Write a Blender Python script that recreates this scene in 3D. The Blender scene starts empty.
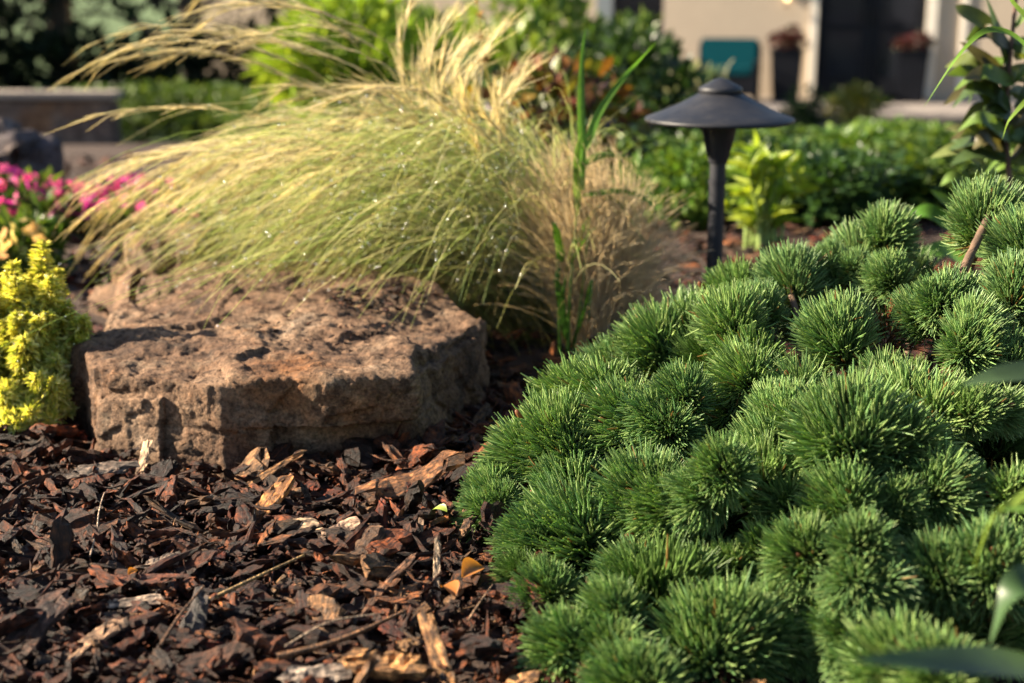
import bpy, bmesh, math, random
import numpy as np
from mathutils import Vector, Matrix

random.seed(7)
rng = np.random.default_rng(11)
scene = bpy.context.scene
col = scene.collection

# ------------------------------------------------------------------ camera
W, H = 1024, 683
LENS = 50.0
FPX = LENS / 36.0 * W
PITCH = math.radians(14.2)
CAM = np.array([0.0, 0.0, 0.5])
cam_d = bpy.data.cameras.new('camera'); cam = bpy.data.objects.new('camera', cam_d); col.objects.link(cam)
cam_d.lens = LENS; cam_d.sensor_width = 36.0
cam_d.clip_start = 0.02; cam_d.clip_end = 500
cam.location = CAM; cam.rotation_euler = (math.pi / 2 - PITCH, 0, 0)
cam_d.dof.use_dof = True; cam_d.dof.focus_distance = 1.30; cam_d.dof.aperture_fstop = 4.8
cam_d.dof.aperture_blades = 0
scene.camera = cam

# ------------------------------------------------------------------ sky and sun
SUN_DIR = Vector((-0.90, 0.06, 0.50)).normalized()
sun_el = math.asin(SUN_DIR.z); sun_az = math.atan2(SUN_DIR.x, SUN_DIR.y)
world = bpy.data.worlds.new('World'); scene.world = world; world.use_nodes = True
nt = world.node_tree
sky = nt.nodes.new('ShaderNodeTexSky'); sky.sky_type = 'NISHITA'; sky.sun_disc = False
sky.sun_elevation = sun_el; sky.sun_rotation = sun_az
bg = nt.nodes['Background']; bg.inputs['Strength'].default_value = 0.05
nt.links.new(sky.outputs[0], bg.inputs['Color'])
sd = bpy.data.lights.new('sun', 'SUN'); sd.energy = 5.0; sd.angle = math.radians(0.5); sd.color = (1.0, 0.85, 0.64)
so = bpy.data.objects.new('sun', sd); col.objects.link(so)
so.rotation_euler = SUN_DIR.to_track_quat('Z', 'Y').to_euler()
scene.view_settings.view_transform = 'Standard'; scene.view_settings.look = 'None'
scene.view_settings.exposure = 2.08; scene.view_settings.gamma = 1.0
scene.render.engine = 'CYCLES'
cy = scene.cycles
cy.use_denoising = True
cy.max_bounces = 6; cy.diffuse_bounces = 3; cy.glossy_bounces = 2; cy.transmission_bounces = 4; cy.transparent_max_bounces = 4
cy.sample_clamp_indirect = 4.0; cy.caustics_reflective = False; cy.caustics_refractive = False

# ------------------------------------------------------------------ picture <-> world helpers
def ray(px, py):
    x = (px - W / 2) / FPX; y = (H / 2 - py) / FPX
    return np.array([x, y * math.sin(PITCH) + math.cos(PITCH), y * math.cos(PITCH) - math.sin(PITCH)])
def at(px, py, Y):
    d = ray(px, py); return CAM + d * (Y / d[1])
def pz(px, py, z):
    d = ray(px, py); return CAM + d * ((z - CAM[2]) / d[2])

# ------------------------------------------------------------------ noise in numpy
_perm = np.random.default_rng(3).random(1 << 16)
def _h(i, j, k):
    n = (i * 73856093) ^ (j * 19349663) ^ (k * 83492791)
    return _perm[n & 0xFFFF]
def vnoise(p):
    p = np.asarray(p, float); i = np.floor(p).astype(np.int64); f = p - i; f = f * f * (3 - 2 * f)
    x, y, z = i[..., 0], i[..., 1], i[..., 2]; fx, fy, fz = f[..., 0], f[..., 1], f[..., 2]
    def L(a, b, t): return a + (b - a) * t
    c = [[[_h(x + a, y + b, z + e) for e in (0, 1)] for b in (0, 1)] for a in (0, 1)]
    r = L(L(L(c[0][0][0], c[1][0][0], fx), L(c[0][1][0], c[1][1][0], fx), fy),
          L(L(c[0][0][1], c[1][0][1], fx), L(c[0][1][1], c[1][1][1], fx), fy), fz)
    return r * 2 - 1
def fbm(p, o=4):
    r = 0; a = 1.0; p = np.asarray(p, float)
    for k in range(o):
        r = r + a * vnoise(p + 17.3 * k); p = p * 2.07; a *= 0.5
    return r

def ground_z(x, y):
    x = np.asarray(x, float); y = np.asarray(y, float)
    base = np.interp(y, [-5, 3.0, 4.0, 6.0, 10.0, 16.0, 18.0, 60], [0, 0, -0.05, -0.22, -0.60, -1.16, -1.2, -1.3])
    near = np.clip(1 - (y - 4) / 3, 0, 1)
    return base + near * 0.012 * vnoise(np.stack([x * 5, y * 5, 0 * x], -1))

# ------------------------------------------------------------------ mesh helpers
def mesh_from(name, V, F, colr=None, vec=None, smooth=True):
    V = np.asarray(V, np.float32)
    if not isinstance(F, list): F = [F]
    F = [np.asarray(f, np.int32) for f in F if len(f)]
    me = bpy.data.meshes.new(name)
    me.vertices.add(len(V)); me.vertices.foreach_set('co', V.ravel())
    li = np.concatenate([f.ravel() for f in F]); tot = np.concatenate([np.full(len(f), f.shape[1], np.int32) for f in F])
    st = np.concatenate([[0], np.cumsum(tot)[:-1]]).astype(np.int32)
    me.loops.add(len(li)); me.loops.foreach_set('vertex_index', li)
    me.polygons.add(len(tot)); me.polygons.foreach_set('loop_start', st); me.polygons.foreach_set('loop_total', tot)
    me.polygons.foreach_set('use_smooth', np.full(len(tot), smooth, bool))
    if colr is not None:
        a = me.color_attributes.new('Col', 'FLOAT_COLOR', 'POINT')
        c = np.ones((len(V), 4), np.float32); c[:, :3] = colr; a.data.foreach_set('color', c.ravel())
    if vec is not None:
        a = me.attributes.new('grain', 'FLOAT_VECTOR', 'POINT'); a.data.foreach_set('vector', np.asarray(vec, np.float32).ravel())
    me.update(); me.validate()
    return me
def link(name, me, mat=None, parent=None):
    o = bpy.data.objects.new(name, me); col.objects.link(o)
    if mat is not None and me is not None and len(me.materials) == 0: me.materials.append(mat)
    if parent is not None: o.parent = parent
    return o
def tag(o, label=None, cat=None, group=None, kind=None):
    if label: o['label'] = label
    if cat: o['category'] = cat
    if group: o['group'] = group
    if kind: o['kind'] = kind
    return o
def empty(name, loc, label, cat, group=None):
    o = bpy.data.objects.new(name, None); col.objects.link(o); o.location = loc; o.empty_display_size = 0.02
    return tag(o, label, cat, group)

class Acc:
    def __init__(s): s.V = []; s.F = {}; s.C = []; s.G = []; s.n = 0
    def add(s, V, F, C=None, G=None):
        V = np.asarray(V, float); F = np.asarray(F, np.int64)
        s.V.append(V); s.F.setdefault(F.shape[1], []).append(F + s.n)
        s.C.append(np.broadcast_to(np.asarray((1, 1, 1) if C is None else C, float), V.shape).copy())
        s.G.append(np.zeros_like(V) if G is None else G); s.n += len(V)
        return s
    def build(s, name, mat, parent=None, smooth=True, origin=None):
        V = np.concatenate(s.V)
        if origin is not None: V = V - np.asarray(origin)
        me = mesh_from(name, V, [np.concatenate(f) for f in s.F.values()], np.concatenate(s.C), np.concatenate(s.G), smooth)
        return link(name, me, mat, parent)

def norm(a): return a / np.maximum(np.linalg.norm(a, axis=-1, keepdims=True), 1e-9)
def tubes(P, R, sides=3):
    """P (n,k,3) centre lines, R (n,k) radii -> V, quads"""
    n, k, _ = P.shape
    T = norm(np.gradient(P, axis=1))
    ref = np.zeros_like(T); ref[..., 0] = 0.31; ref[..., 1] = 0.83; ref[..., 2] = 0.46
    A = norm(np.cross(T, ref)); B = np.cross(T, A)
    th = np.linspace(0, 2 * math.pi, sides, endpoint=False)
    V = P[:, :, None, :] + R[:, :, None, None] * (np.cos(th)[:, None] * A[:, :, None, :] + np.sin(th)[:, None] * B[:, :, None, :])
    idx = np.arange(n * k * sides).reshape(n, k, sides)
    a = idx[:, :-1, :]; b = idx[:, 1:, :]
    F = np.stack([a, np.roll(a, -1, 2), np.roll(b, -1, 2), b], -1).reshape(-1, 4)
    return V.reshape(-1, 3), F
def ribbons(P, Wd, side, fold=0.25):
    """flat blades with a folded midrib: P (n,k,3), Wd (n,k) half width, side (n,3) or (n,k,3)"""
    n, k, _ = P.shape
    T = norm(np.gradient(P, axis=1))
    S = side if side.ndim == 3 else np.repeat(side[:, None, :], k, 1)
    S = norm(S - T * (S * T).sum(-1, keepdims=True)); N = np.cross(S, T)
    V = np.stack([P - S * Wd[..., None] + N * Wd[..., None] * fold, P, P + S * Wd[..., None] + N * Wd[..., None] * fold], 2)
    idx = np.arange(n * k * 3).reshape(n, k, 3)
    a = idx[:, :-1]; b = idx[:, 1:]
    F = np.stack([a[..., :-1], a[..., 1:], b[..., 1:], b[..., :-1]], -1).reshape(-1, 4)
    return V.reshape(-1, 3), F
def bez(P0, P1, P2, P3, k):
    t = np.linspace(0, 1, k)[None, :, None]
    return ((1 - t) ** 3) * P0[:, None] + 3 * ((1 - t) ** 2) * t * P1[:, None] + 3 * (1 - t) * t * t * P2[:, None] + t ** 3 * P3[:, None]
def poly(pts, k=12):
    """smooth curve through points -> (k,3)"""
    pts = np.asarray(pts, float); m = len(pts)
    if m == 2: return pts[0] + (pts[1] - pts[0]) * np.linspace(0, 1, k)[:, None]
    ext = np.vstack([2 * pts[0] - pts[1], pts, 2 * pts[-1] - pts[-2]])
    out = []
    for t in np.linspace(0, m - 1 - 1e-6, k):
        i = int(t); f = t - i; p0, p1, p2, p3 = ext[i:i + 4]
        out.append(0.5 * ((2 * p1) + (-p0 + p2) * f + (2 * p0 - 5 * p1 + 4 * p2 - p3) * f * f + (-p0 + 3 * p1 - 3 * p2 + p3) * f ** 3))
    return np.array(out)
def inst(TV, TF, M, L, C):
    """template copies: M (n,3,3) columns, L (n,3), C (n,3)"""
    n = len(L); m = len(TV)
    V = np.einsum('nij,mj->nmi', M, TV) + L[:, None, :]
    F = (TF[None] + (np.arange(n) * m)[:, None, None]).reshape(-1, TF.shape[1])
    return V.reshape(-1, 3), F, np.repeat(C, m, 0)
def frames(axis, up):
    """columns side, axis, normal"""
    y = norm(axis); x = norm(np.cross(y, up)); z = np.cross(x, y)
    return np.stack([x, y, z], -1)
def rand_dirs(n, r=None):
    v = (r or rng).normal(size=(n, 3)); return norm(v)
def leaf_tpl(nu=5, droop=0.15, fold=0.25, shape=0.8):
    u = np.linspace(0, 1, nu); w = np.sin(np.pi * u ** shape) * 0.5; w[0] = 0.04; w[-1] = 0.01
    V = []
    for i in range(nu):
        z = -droop * u[i] ** 2
        V += [(-w[i], u[i], z + fold * w[i]), (0, u[i], z), (w[i], u[i], z + fold * w[i])]
    idx = np.arange(nu * 3).reshape(nu, 3)
    F = np.stack([idx[:-1, :-1], idx[:-1, 1:], idx[1:, 1:], idx[1:, :-1]], -1).reshape(-1, 4)
    return np.array(V), F
def ico(sub=2):
    bm = bmesh.new(); bmesh.ops.create_icosphere(bm, subdivisions=sub, radius=1)
    V = np.array([v.co[:] for v in bm.verts]); F = np.array([[v.index for v in f.verts] for f in bm.faces]); bm.free(); return V, F
def box_bm(bm, lo, hi, bevel=0.0):
    r = bmesh.ops.create_cube(bm, size=1)
    lo = Vector(lo); hi = Vector(hi)
    for v in r['verts']:
        v.co = Vector([lo[i] + (v.co[i] + 0.5) * (hi[i] - lo[i]) for i in range(3)])
    if bevel > 0:
        es = list({e for v in r['verts'] for e in v.link_edges})
        bmesh.ops.bevel(bm, geom=es, offset=bevel, segments=2, affect='EDGES')
def bm_obj(name, bm, mat, parent=None, smooth=False):
    me = bpy.data.meshes.new(name); bm.to_mesh(me); bm.free()
    if smooth:
        me.polygons.foreach_set('use_smooth', np.ones(len(me.polygons), bool))
    return link(name, me, mat, parent)
def boxes(name, lst, mat, parent=None, bevel=0.004):
    bm = bmesh.new()
    for lo, hi in lst: box_bm(bm, lo, hi, bevel)
    return bm_obj(name, bm, mat, parent)
def lathe(name, prof, mat, parent=None, seg=64, smooth=True):
    prof = np.asarray(prof, float); k = len(prof); th = np.linspace(0, 2 * math.pi, seg, endpoint=False)
    V = np.stack([np.outer(prof[:, 0], np.cos(th)), np.outer(prof[:, 0], np.sin(th)), np.repeat(prof[:, 1][:, None], seg, 1)], -1).reshape(-1, 3)
    idx = np.arange(k * seg).reshape(k, seg); a = idx[:-1]; b = idx[1:]
    F = np.stack([a, np.roll(a, -1, 1), np.roll(b, -1, 1), b], -1).reshape(-1, 4)
    return link(name, mesh_from(name, V, F, None, None, smooth), mat, parent)

# ------------------------------------------------------------------ materials
def new_mat(name):
    m = bpy.data.materials.new(name); m.use_nodes = True
    return m, m.node_tree, m.node_tree.nodes['Principled BSDF'], m.node_tree.nodes['Material Output']
def N(nt, t, **kw):
    n = nt.nodes.new(t)
    for k, v in kw.items(): setattr(n, k, v)
    return n
def noise(nt, scale, detail=5, rough=0.6, vec=None):
    n = N(nt, 'ShaderNodeTexNoise'); n.inputs['Scale'].default_value = scale; n.inputs['Detail'].default_value = detail
    n.inputs['Roughness'].default_value = rough
    if vec is not None: nt.links.new(vec, n.inputs['Vector'])
    return n
def ramp(nt, fac, stops):
    r = N(nt, 'ShaderNodeValToRGB'); e = r.color_ramp.elements
    while len(e) < len(stops): e.new(0.5)
    for i, (p, c) in enumerate(stops):
        e[i].position = p; e[i].color = (*c, 1) if len(c) == 3 else c
    nt.links.new(fac, r.inputs[0]); return r.outputs[0]
def mul(nt, a, b, fac=1.0, mode='MULTIPLY'):
    m = N(nt, 'ShaderNodeMix', data_type='RGBA', blend_type=mode); m.inputs[0].default_value = fac
    for s, x in ((6, a), (7, b)):
        if isinstance(x, (tuple, list)): m.inputs[s].default_value = (*x, 1)
        else: nt.links.new(x, m.inputs[s])
    return m.outputs[2]
def bump(nt, bs, h, strength, dist):
    b = N(nt, 'ShaderNodeBump'); b.inputs['Strength'].default_value = strength; b.inputs['Distance'].default_value = dist
    nt.links.new(h, b.inputs['Height']); nt.links.new(b.outputs[0], bs.inputs['Normal'])
def objco(nt): return N(nt, 'ShaderNodeTexCoord').outputs['Object']
def plain(name, c, rough=0.6, var=0.25, scale=8, metal=0.0, bmp=0.0, bscale=60, bdist=0.002, spec=0.5):
    m, nt, bs, out = new_mat(name); co = objco(nt)
    n = noise(nt, scale, 6, 0.65, co)
    c = np.array(c)
    nt.links.new(ramp(nt, n.outputs[0], [(0.3, tuple(c * (1 - var))), (0.7, tuple(np.minimum(c * (1 + var), 0.95)))]), bs.inputs['Base Color'])
    bs.inputs['Roughness'].default_value = rough; bs.inputs['Metallic'].default_value = metal
    bs.inputs['Specular IOR Level'].default_value = spec
    if bmp: bump(nt, bs, noise(nt, bscale, 5, 0.6, co).outputs[0], bmp, bdist)
    return m
def leafy(name, trans=0.35, rough=0.45, tint=(1, 1, 1), ttint=(1.3, 1.25, 0.5), spec=0.4, vein=0.0):
    """colour from the per-leaf attribute, part of the light passes through"""
    m, nt, bs, out = new_mat(name)
    a = N(nt, 'ShaderNodeAttribute', attribute_name='Col')
    c = mul(nt, a.outputs[0], tint)
    nn = noise(nt, 90, 3, 0.6, objco(nt))
    c = mul(nt, c, ramp(nt, nn.outputs[0], [(0.25, (0.72, 0.72, 0.72)), (0.75, (1.15, 1.15, 1.15))]))
    nt.links.new(c, bs.inputs['Base Color']); bs.inputs['Roughness'].default_value = rough
    bs.inputs['Specular IOR Level'].default_value = spec
    if trans > 0:
        t = N(nt, 'ShaderNodeBsdfTranslucent'); nt.links.new(mul(nt, c, ttint), t.inputs[0])
        mx = N(nt, 'ShaderNodeMixShader'); mx.inputs[0].default_value = trans
        nt.links.new(bs.outputs[0], mx.inputs[1]); nt.links.new(t.outputs[0], mx.inputs[2]); nt.links.new(mx.outputs[0], out.inputs[0])
    return m

M = {}
M['needle'] = leafy('pine_needle', 0.25, 0.40, spec=0.5)
M['blade'] = leafy('grass_blade', 0.5, 0.4, ttint=(1.2, 1.2, 0.75))
M['awn'] = leafy('seed_plume', 0.5, 0.5, ttint=(1.25, 1.15, 0.85))
M['straw'] = leafy('dry_straw', 0.6, 0.5, ttint=(1.15, 1.1, 0.95))
M['leaf'] = leafy('leaf', 0.32, 0.42)
M['glowleaf'] = leafy('backlit_leaf', 0.5, 0.42)
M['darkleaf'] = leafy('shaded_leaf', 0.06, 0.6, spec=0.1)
M['petal'] = leafy('petal', 0.4, 0.5, ttint=(1.2, 0.9, 1.1))
M['sedum'] = leafy('stonecrop', 0.45, 0.3, spec=0.7, ttint=(1.25, 1.15, 0.5))
M['stem'] = leafy('green_stem', 0.15, 0.5)
M['bark'] = plain('bark', (0.10, 0.06, 0.035), 0.8, 0.5, 60, bmp=0.8, bscale=120)
M['trunk'] = plain('trunk_bark', (0.07, 0.05, 0.035), 0.9, 0.5, 6, bmp=0.8, bscale=15, bdist=0.02)
def m_water():
    m, nt, bs, out = new_mat('dew'); bs.inputs['Base Color'].default_value = (1, 1, 1, 1)
    bs.inputs['Metallic'].default_value = 0.85; bs.inputs['Roughness'].default_value = 0.16
    bs.inputs['Specular IOR Level'].default_value = 1.0
    return m
M['dew'] = m_water()
def m_chip():
    m, nt, bs, out = new_mat('bark_chip')
    a = N(nt, 'ShaderNodeAttribute', attribute_name='Col'); g = N(nt, 'ShaderNodeAttribute', attribute_name='grain')
    mp = N(nt, 'ShaderNodeMapping'); mp.inputs['Scale'].default_value = (1, 0.22, 1); nt.links.new(g.outputs['Vector'], mp.inputs[0])
    n1 = noise(nt, 300, 7, 0.72, mp.outputs[0]); n2 = noise(nt, 80, 5, 0.65, g.outputs['Vector'])
    c = mul(nt, a.outputs[0], ramp(nt, n1.outputs[0], [(0.38, (0.16, 0.13, 0.12)), (0.49, (0.8, 0.78, 0.76)), (0.62, (1.9, 1.75, 1.6))]))
    c = mul(nt, c, ramp(nt, n2.outputs[0], [(0.38, (0.35, 0.28, 0.25)), (0.52, (1.0, 0.92, 0.86)), (0.64, (1.9, 1.7, 1.5))]))
    nt.links.new(c, bs.inputs['Base Color']); bs.inputs['Roughness'].default_value = 0.55; bs.inputs['Specular IOR Level'].default_value = 0.3
    bump(nt, bs, n1.outputs[0], 1.0, 0.005)
    return m
M['chip'] = m_chip()
def m_ground():
    m, nt, bs, out = new_mat('ground'); co = objco(nt)
    n1 = noise(nt, 45, 8, 0.7, co)
    soil = ramp(nt, n1.outputs[0], [(0.3, (0.012, 0.007, 0.005)), (0.55, (0.05, 0.026, 0.016)), (0.75, (0.12, 0.062, 0.036))])
    n2 = noise(nt, 3, 8, 0.7, co)
    lawn = ramp(nt, n2.outputs[0], [(0.3, (0.03, 0.06, 0.012)), (0.7, (0.08, 0.13, 0.03))])
    sx = N(nt, 'ShaderNodeSeparateXYZ'); nt.links.new(co, sx.inputs[0])
    mr = N(nt, 'ShaderNodeMapRange'); mr.inputs[1].default_value = 10.4; mr.inputs[2].default_value = 11.2; nt.links.new(sx.outputs[1], mr.inputs[0])
    mx = N(nt, 'ShaderNodeMix', data_type='RGBA'); nt.links.new(mr.outputs[0], mx.inputs[0]); nt.links.new(soil, mx.inputs[6]); nt.links.new(lawn, mx.inputs[7])
    nt.links.new(mx.outputs[2], bs.inputs['Base Color']); bs.inputs['Roughness'].default_value = 0.9
    bump(nt, bs, n1.outputs[0], 1.0, 0.01)
    return m
def m_rock(name, cols, sc=1.0):
    m, nt, bs, out = new_mat(name); co = objco(nt)
    n1 = noise(nt, 9 * sc, 8, 0.68, co); n2 = noise(nt, 40 * sc, 8, 0.7, co); n3 = noise(nt, 5 * sc, 4, 0.5, co); n4 = noise(nt, 260 * sc, 5, 0.7, co)
    c = ramp(nt, n1.outputs[0], [(0.30, cols[0]), (0.45, cols[1]), (0.58, cols[2]), (0.72, cols[3])])
    c = mul(nt, c, ramp(nt, n2.outputs[0], [(0.34, (0.30, 0.27, 0.25)), (0.5, (1, 1, 1)), (0.72, (1.4, 1.32, 1.22))]))
    c = mul(nt, c, ramp(nt, n3.outputs[0], [(0.55, (1, 1, 1)), (0.68, (1.05, 0.8, 0.55))]))
    c = mul(nt, c, ramp(nt, n4.outputs[0], [(0.36, (0.45, 0.43, 0.42)), (0.5, (1, 1, 1)), (0.66, (1.6, 1.58, 1.55))]))
    n5 = noise(nt, 22 * sc, 6, 0.7, co); c = mul(nt, c, ramp(nt, n5.outputs[0], [(0.56, (1, 1, 1)), (0.66, (0.95, 1.1, 1.2))]))
    n6 = noise(nt, 16 * sc, 6, 0.75, co); c = mul(nt, c, ramp(nt, n6.outputs[0], [(0.34, (0.4, 0.36, 0.34)), (0.44, (1, 1, 1))]))
    nt.links.new(c, bs.inputs['Base Color']); bs.inputs['Roughness'].default_value = 0.82; bs.inputs['Specular IOR Level'].default_value = 0.3
    ad = N(nt, 'ShaderNodeMath', operation='MULTIPLY_ADD'); ad.inputs[1].default_value = 0.35
    nt.links.new(n4.outputs[0], ad.inputs[0]); nt.links.new(n2.outputs[0], ad.inputs[2])
    bump(nt, bs, ad.outputs[0], 1.0, 0.010)
    return m

# ------------------------------------------------------------------ ground
def build_ground():
    xs = np.concatenate([np.linspace(-150, -8, 8), np.linspace(-6, -1.6, 8), np.linspace(-1.4, 1.4, 90), np.linspace(1.6, 6, 8), np.linspace(8, 150, 8)])
    ys = np.concatenate([np.linspace(-40, 0, 5), np.linspace(0.5, 3.5, 100), np.linspace(3.7, 18, 40), np.linspace(20, 60, 6), [120, 260]])
    X, Y = np.meshgrid(xs, ys); Z = ground_z(X, Y)
    V = np.stack([X, Y, Z], -1).reshape(-1, 3); n, m = X.shape
    idx = np.arange(n * m).reshape(n, m)
    F = np.stack([idx[:-1, :-1], idx[:-1, 1:], idx[1:, 1:], idx[1:, :-1]], -1).reshape(-1, 4)
    o = link('ground', mesh_from('ground', V, F), m_ground()); tag(o, kind='structure')
build_ground()

# ------------------------------------------------------------------ house and its patio
M['stucco'] = plain('stucco', (0.44, 0.36, 0.275), 0.85, 0.06, 3, bmp=0.4, bscale=80, bdist=0.004)
M['trim'] = plain('white_trim', (0.74, 0.68, 0.58), 0.6, 0.05, 4)
M['black'] = plain('black_paint', (0.007, 0.008, 0.012), 0.5, 0.3, 5, spec=0.15)
M['concrete'] = plain('concrete', (0.17, 0.145, 0.13), 0.85, 0.25, 3, bmp=0.4, bscale=30, bdist=0.004)
M['paving'] = plain('paving', (0.20, 0.175, 0.16), 0.85, 0.15, 4, bmp=0.3, bscale=30, bdist=0.003)
M['roof'] = plain('roof_shingle', (0.09, 0.08, 0.08), 0.9, 0.4, 6, bmp=0.6, bscale=12, bdist=0.02)
M['glass'] = plain('dark_glass', (0.016, 0.018, 0.026), 0.12, 0.2, 2, spec=0.35)
M['bluegrey'] = plain('blue_grey_panel', (0.17, 0.20, 0.22), 0.6, 0.1, 4)
M['teal'] = plain('teal_fabric', (0.002, 0.040, 0.052), 0.9, 0.15, 20, bmp=0.3, bscale=200, spec=0.05)
HOUSE_ROT = math.radians(-14)
def build_house():
    base = -0.97
    h = empty('house', (0, 20, base), 'cream stucco house with black double door behind the garden', 'house')
    h.rotation_euler = (0, 0, HOUSE_ROT)
    # local frame: x along the facade, y into the house, z up; pixel to local x on the facade
    def lx(px):
        d = ray(px, 60); c, s = math.cos(HOUSE_ROT), math.sin(HOUSE_ROT)
        # plane through (0,20) with direction (c,s)
        t = 20 * c / (d[1] * c - d[0] * s); x, y = d[0] * t, d[1] * t - 20
        return x * c + y * s
    D0, D1 = lx(816), lx(924); W0, W1 = lx(612), lx(662)
    B0, B1 = lx(596), lx(612)
    L, R, T = -5.0, 13.0, 3.0
    boxes('wall', [((L, 0, -0.3), (W0, 0.25, T)), ((W0, 0, 1.9), (W1, 0.25, T)), ((W0, 0, -0.3), (W1, 0.25, 0.02)), ((W1, 0, -0.3), (D0, 0.25, T)),
                   ((D0, 0, 2.2), (D1, 0.25, T)), ((D1, 0, -0.3), (R, 0.25, T)),
                   ((L, 0.25, -0.3), (L + 0.25, 8, T)), ((R - 0.25, 0.25, -0.3), (R, 8, T)), ((L, 8, -0.3), (R, 8.25, T))], M['stucco'], h, 0)
    boxes('door_frame', [((D0 - 0.10, -0.05, 0), (D0, 0.12, 2.2)), ((D1, -0.05, 0), (D1 + 0.13, 0.12, 2.2)), ((D0 - 0.10, -0.05, 2.2), (D1 + 0.13, 0.12, 2.32))], M['trim'], h, 0.006)
    boxes('corner_trim', [((D1 + 0.42, -0.03, -0.02), (D1 + 0.50, 0.0 - 0.002, T - 0.1))], M['trim'], h, 0.004)
    mid = (D0 + D1) / 2
    for a, b in ((D0 + 0.01, mid - 0.005), (mid + 0.005, D1 - 0.01)):
        fr = []
        st = 0.12
        fr += [((a, 0.10, 0.02), (a + st, 0.15, 2.18)), ((b - st, 0.10, 0.02), (b, 0.15, 2.18)), ((a + st, 0.10, 0.02), (b - st, 0.15, 0.25)), ((a + st, 0.10, 2.03), (b - st, 0.15, 2.18)), ((a + st, 0.10, 0.85), (b - st, 0.15, 0.93))]
        d = boxes('door', fr, M['black'], h, 0.004)
        boxes('pane', [((a + st + 0.001, 0.12, 0.251), (b - st - 0.001, 0.13, 0.849))], M['glass'], d, 0)
        boxes('pane', [((a + st + 0.001, 0.12, 0.931), (b - st - 0.001, 0.13, 2.029))], M['glass'], d, 0)
        hx = b - 0.05 if a < mid - 0.2 else a + 0.05
        boxes('handle', [((hx - 0.012, 0.04, 0.95), (hx + 0.012, 0.10, 1.15))], M['black'], d, 0.004)
    w = boxes('window', [((W0, 0.06, 0.02), (W0 + 0.05, 0.14, 1.9)), ((W1 - 0.05, 0.06, 0.02), (W1, 0.14, 1.9)), ((W0 + 0.05, 0.06, 0.95), (W1 - 0.05, 0.14, 1.01)), ((W0 + 0.05, 0.06, 1.84), (W1 - 0.05, 0.14, 1.9)), ((W0 + .05, 0.06, 0.02), (W1 - .05, 0.14, 0.07))], M['black'], h, 0.003)
    boxes('pane', [((W0 + 0.05, 0.09, 0.07), (W1 - 0.05, 0.1, 1.84))], M['glass'], w, 0)
    boxes('shutter', [((B0, -0.04, 0.05), (B1, -0.003, 1.95))], M['bluegrey'], h, 0.004)
    # roof
    V = [(L - .3, -.06, T), (R + .3, -.06, T), (R + .3, 8.6, T), (L - .3, 8.6, T), (L + 3, 4.1, T + 2.2), (R - 3, 4.1, T + 2.2)]
    F4 = [(0, 1, 5, 4), (2, 3, 4, 5), (3, 2, 1, 0)]; F3 = [(1, 2, 5), (3, 0, 4)]
    link('roof', mesh_from('roof', V, [F4, F3], smooth=False), M['roof'], h)
    # wall lantern above the left planter
    X = lx(785)
    lamp = boxes('wall_lamp', [((X - 0.06, -0.06, 1.30), (X + 0.06, -0.002, 1.42)), ((X - 0.05, -0.14, 1.42), (X + 0.05, -0.04, 1.45)), ((X - 0.04, -0.12, 1.16), (X + 0.04, -0.06, 1.18))], M['black'], h, 0.004)
    m, nt, bs, out = new_mat('lamp_glow'); bs.inputs['Base Color'].default_value = (0.9, 0.7, 0.4, 1)
    bs.inputs['Emission Color'].default_value = (1, 0.62, 0.25, 1); bs.inputs['Emission Strength'].default_value = 2
    V, F = ico(2); link('bulb', mesh_from('bulb', V * 0.028 + np.array([X, -0.09, 1.26]), F), m, lamp)
    # patio slab with a concrete retaining edge
    def hw(x, y, z): 
        return Matrix.Rotation(HOUSE_ROT, 4, 'Z') @ Vector((x, y, z)) + Vector((0, 20, base))
    p = boxes('patio', [((L, -2.2, -0.25), (R, -0.002, -0.03))], M['paving'], None, 0.01); p.location = (0, 20, base); p.rotation_euler = (0, 0, HOUSE_ROT); tag(p, kind='structure')
    wl = boxes('retaining_wall', [((-0.4, -2.5, -0.5), (R, -2.204, -0.06)), ((-0.45, -2.55, -0.06), (R, -2.18, -0.005))], M['concrete'], None, 0.008)
    wl.location = (0, 20, base); wl.rotation_euler = (0, 0, HOUSE_ROT)
    tag(wl, 'low grey concrete retaining wall along the patio before the house', 'wall')
    return h, lx, hw
house, lx, hw = build_house()

# ------------------------------------------------------------------ foliage builders
LT = leaf_tpl(5); LT_NARROW = leaf_tpl(5, 0.2, 0.3, 0.7)
def foliage_acc(centre, rad, n, llen, lwid, cols, r, lobes=7, up=0.5, tpl=None, shell=0.55, flat=0.0):
    """leaves spread through a lumpy volume"""
    centre = np.asarray(centre, float); rad = np.asarray(rad, float); tpl = tpl or LT
    lc = rand_dirs(lobes, r) * (0.5 + 0.25 * r.random((lobes, 1))); lr = 0.42 + 0.2 * r.random(lobes)
    k = r.integers(0, lobes, n); d = rand_dirs(n, r)
    rr = shell + (1 - shell) * r.random(n) ** 0.6
    p = (lc[k] + d * (lr[k] * rr)[:, None]); 
    ax = norm(d + 0.7 * norm(p) + np.array([0, 0, up]) + 0.5 * r.normal(size=(n, 3)))
    upv = norm(norm(p) * 0.5 + np.array([0, 0, 1.0]) + 0.45 * r.normal(size=(n, 3)))
    Mx = frames(ax, upv) ; s = llen * (0.6 + 0.7 * r.random(n)); w = lwid * s / llen
    Mx = Mx * np.stack([w, s, s], -1)[:, None, :]
    ci = r.integers(0, len(cols), n); C = np.array(cols)[ci] * (0.75 + 0.5 * r.random((n, 1)))
    V, F, CC = inst(tpl[0], tpl[1], Mx, centre + p * rad, C)
    return V, F, CC
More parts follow.
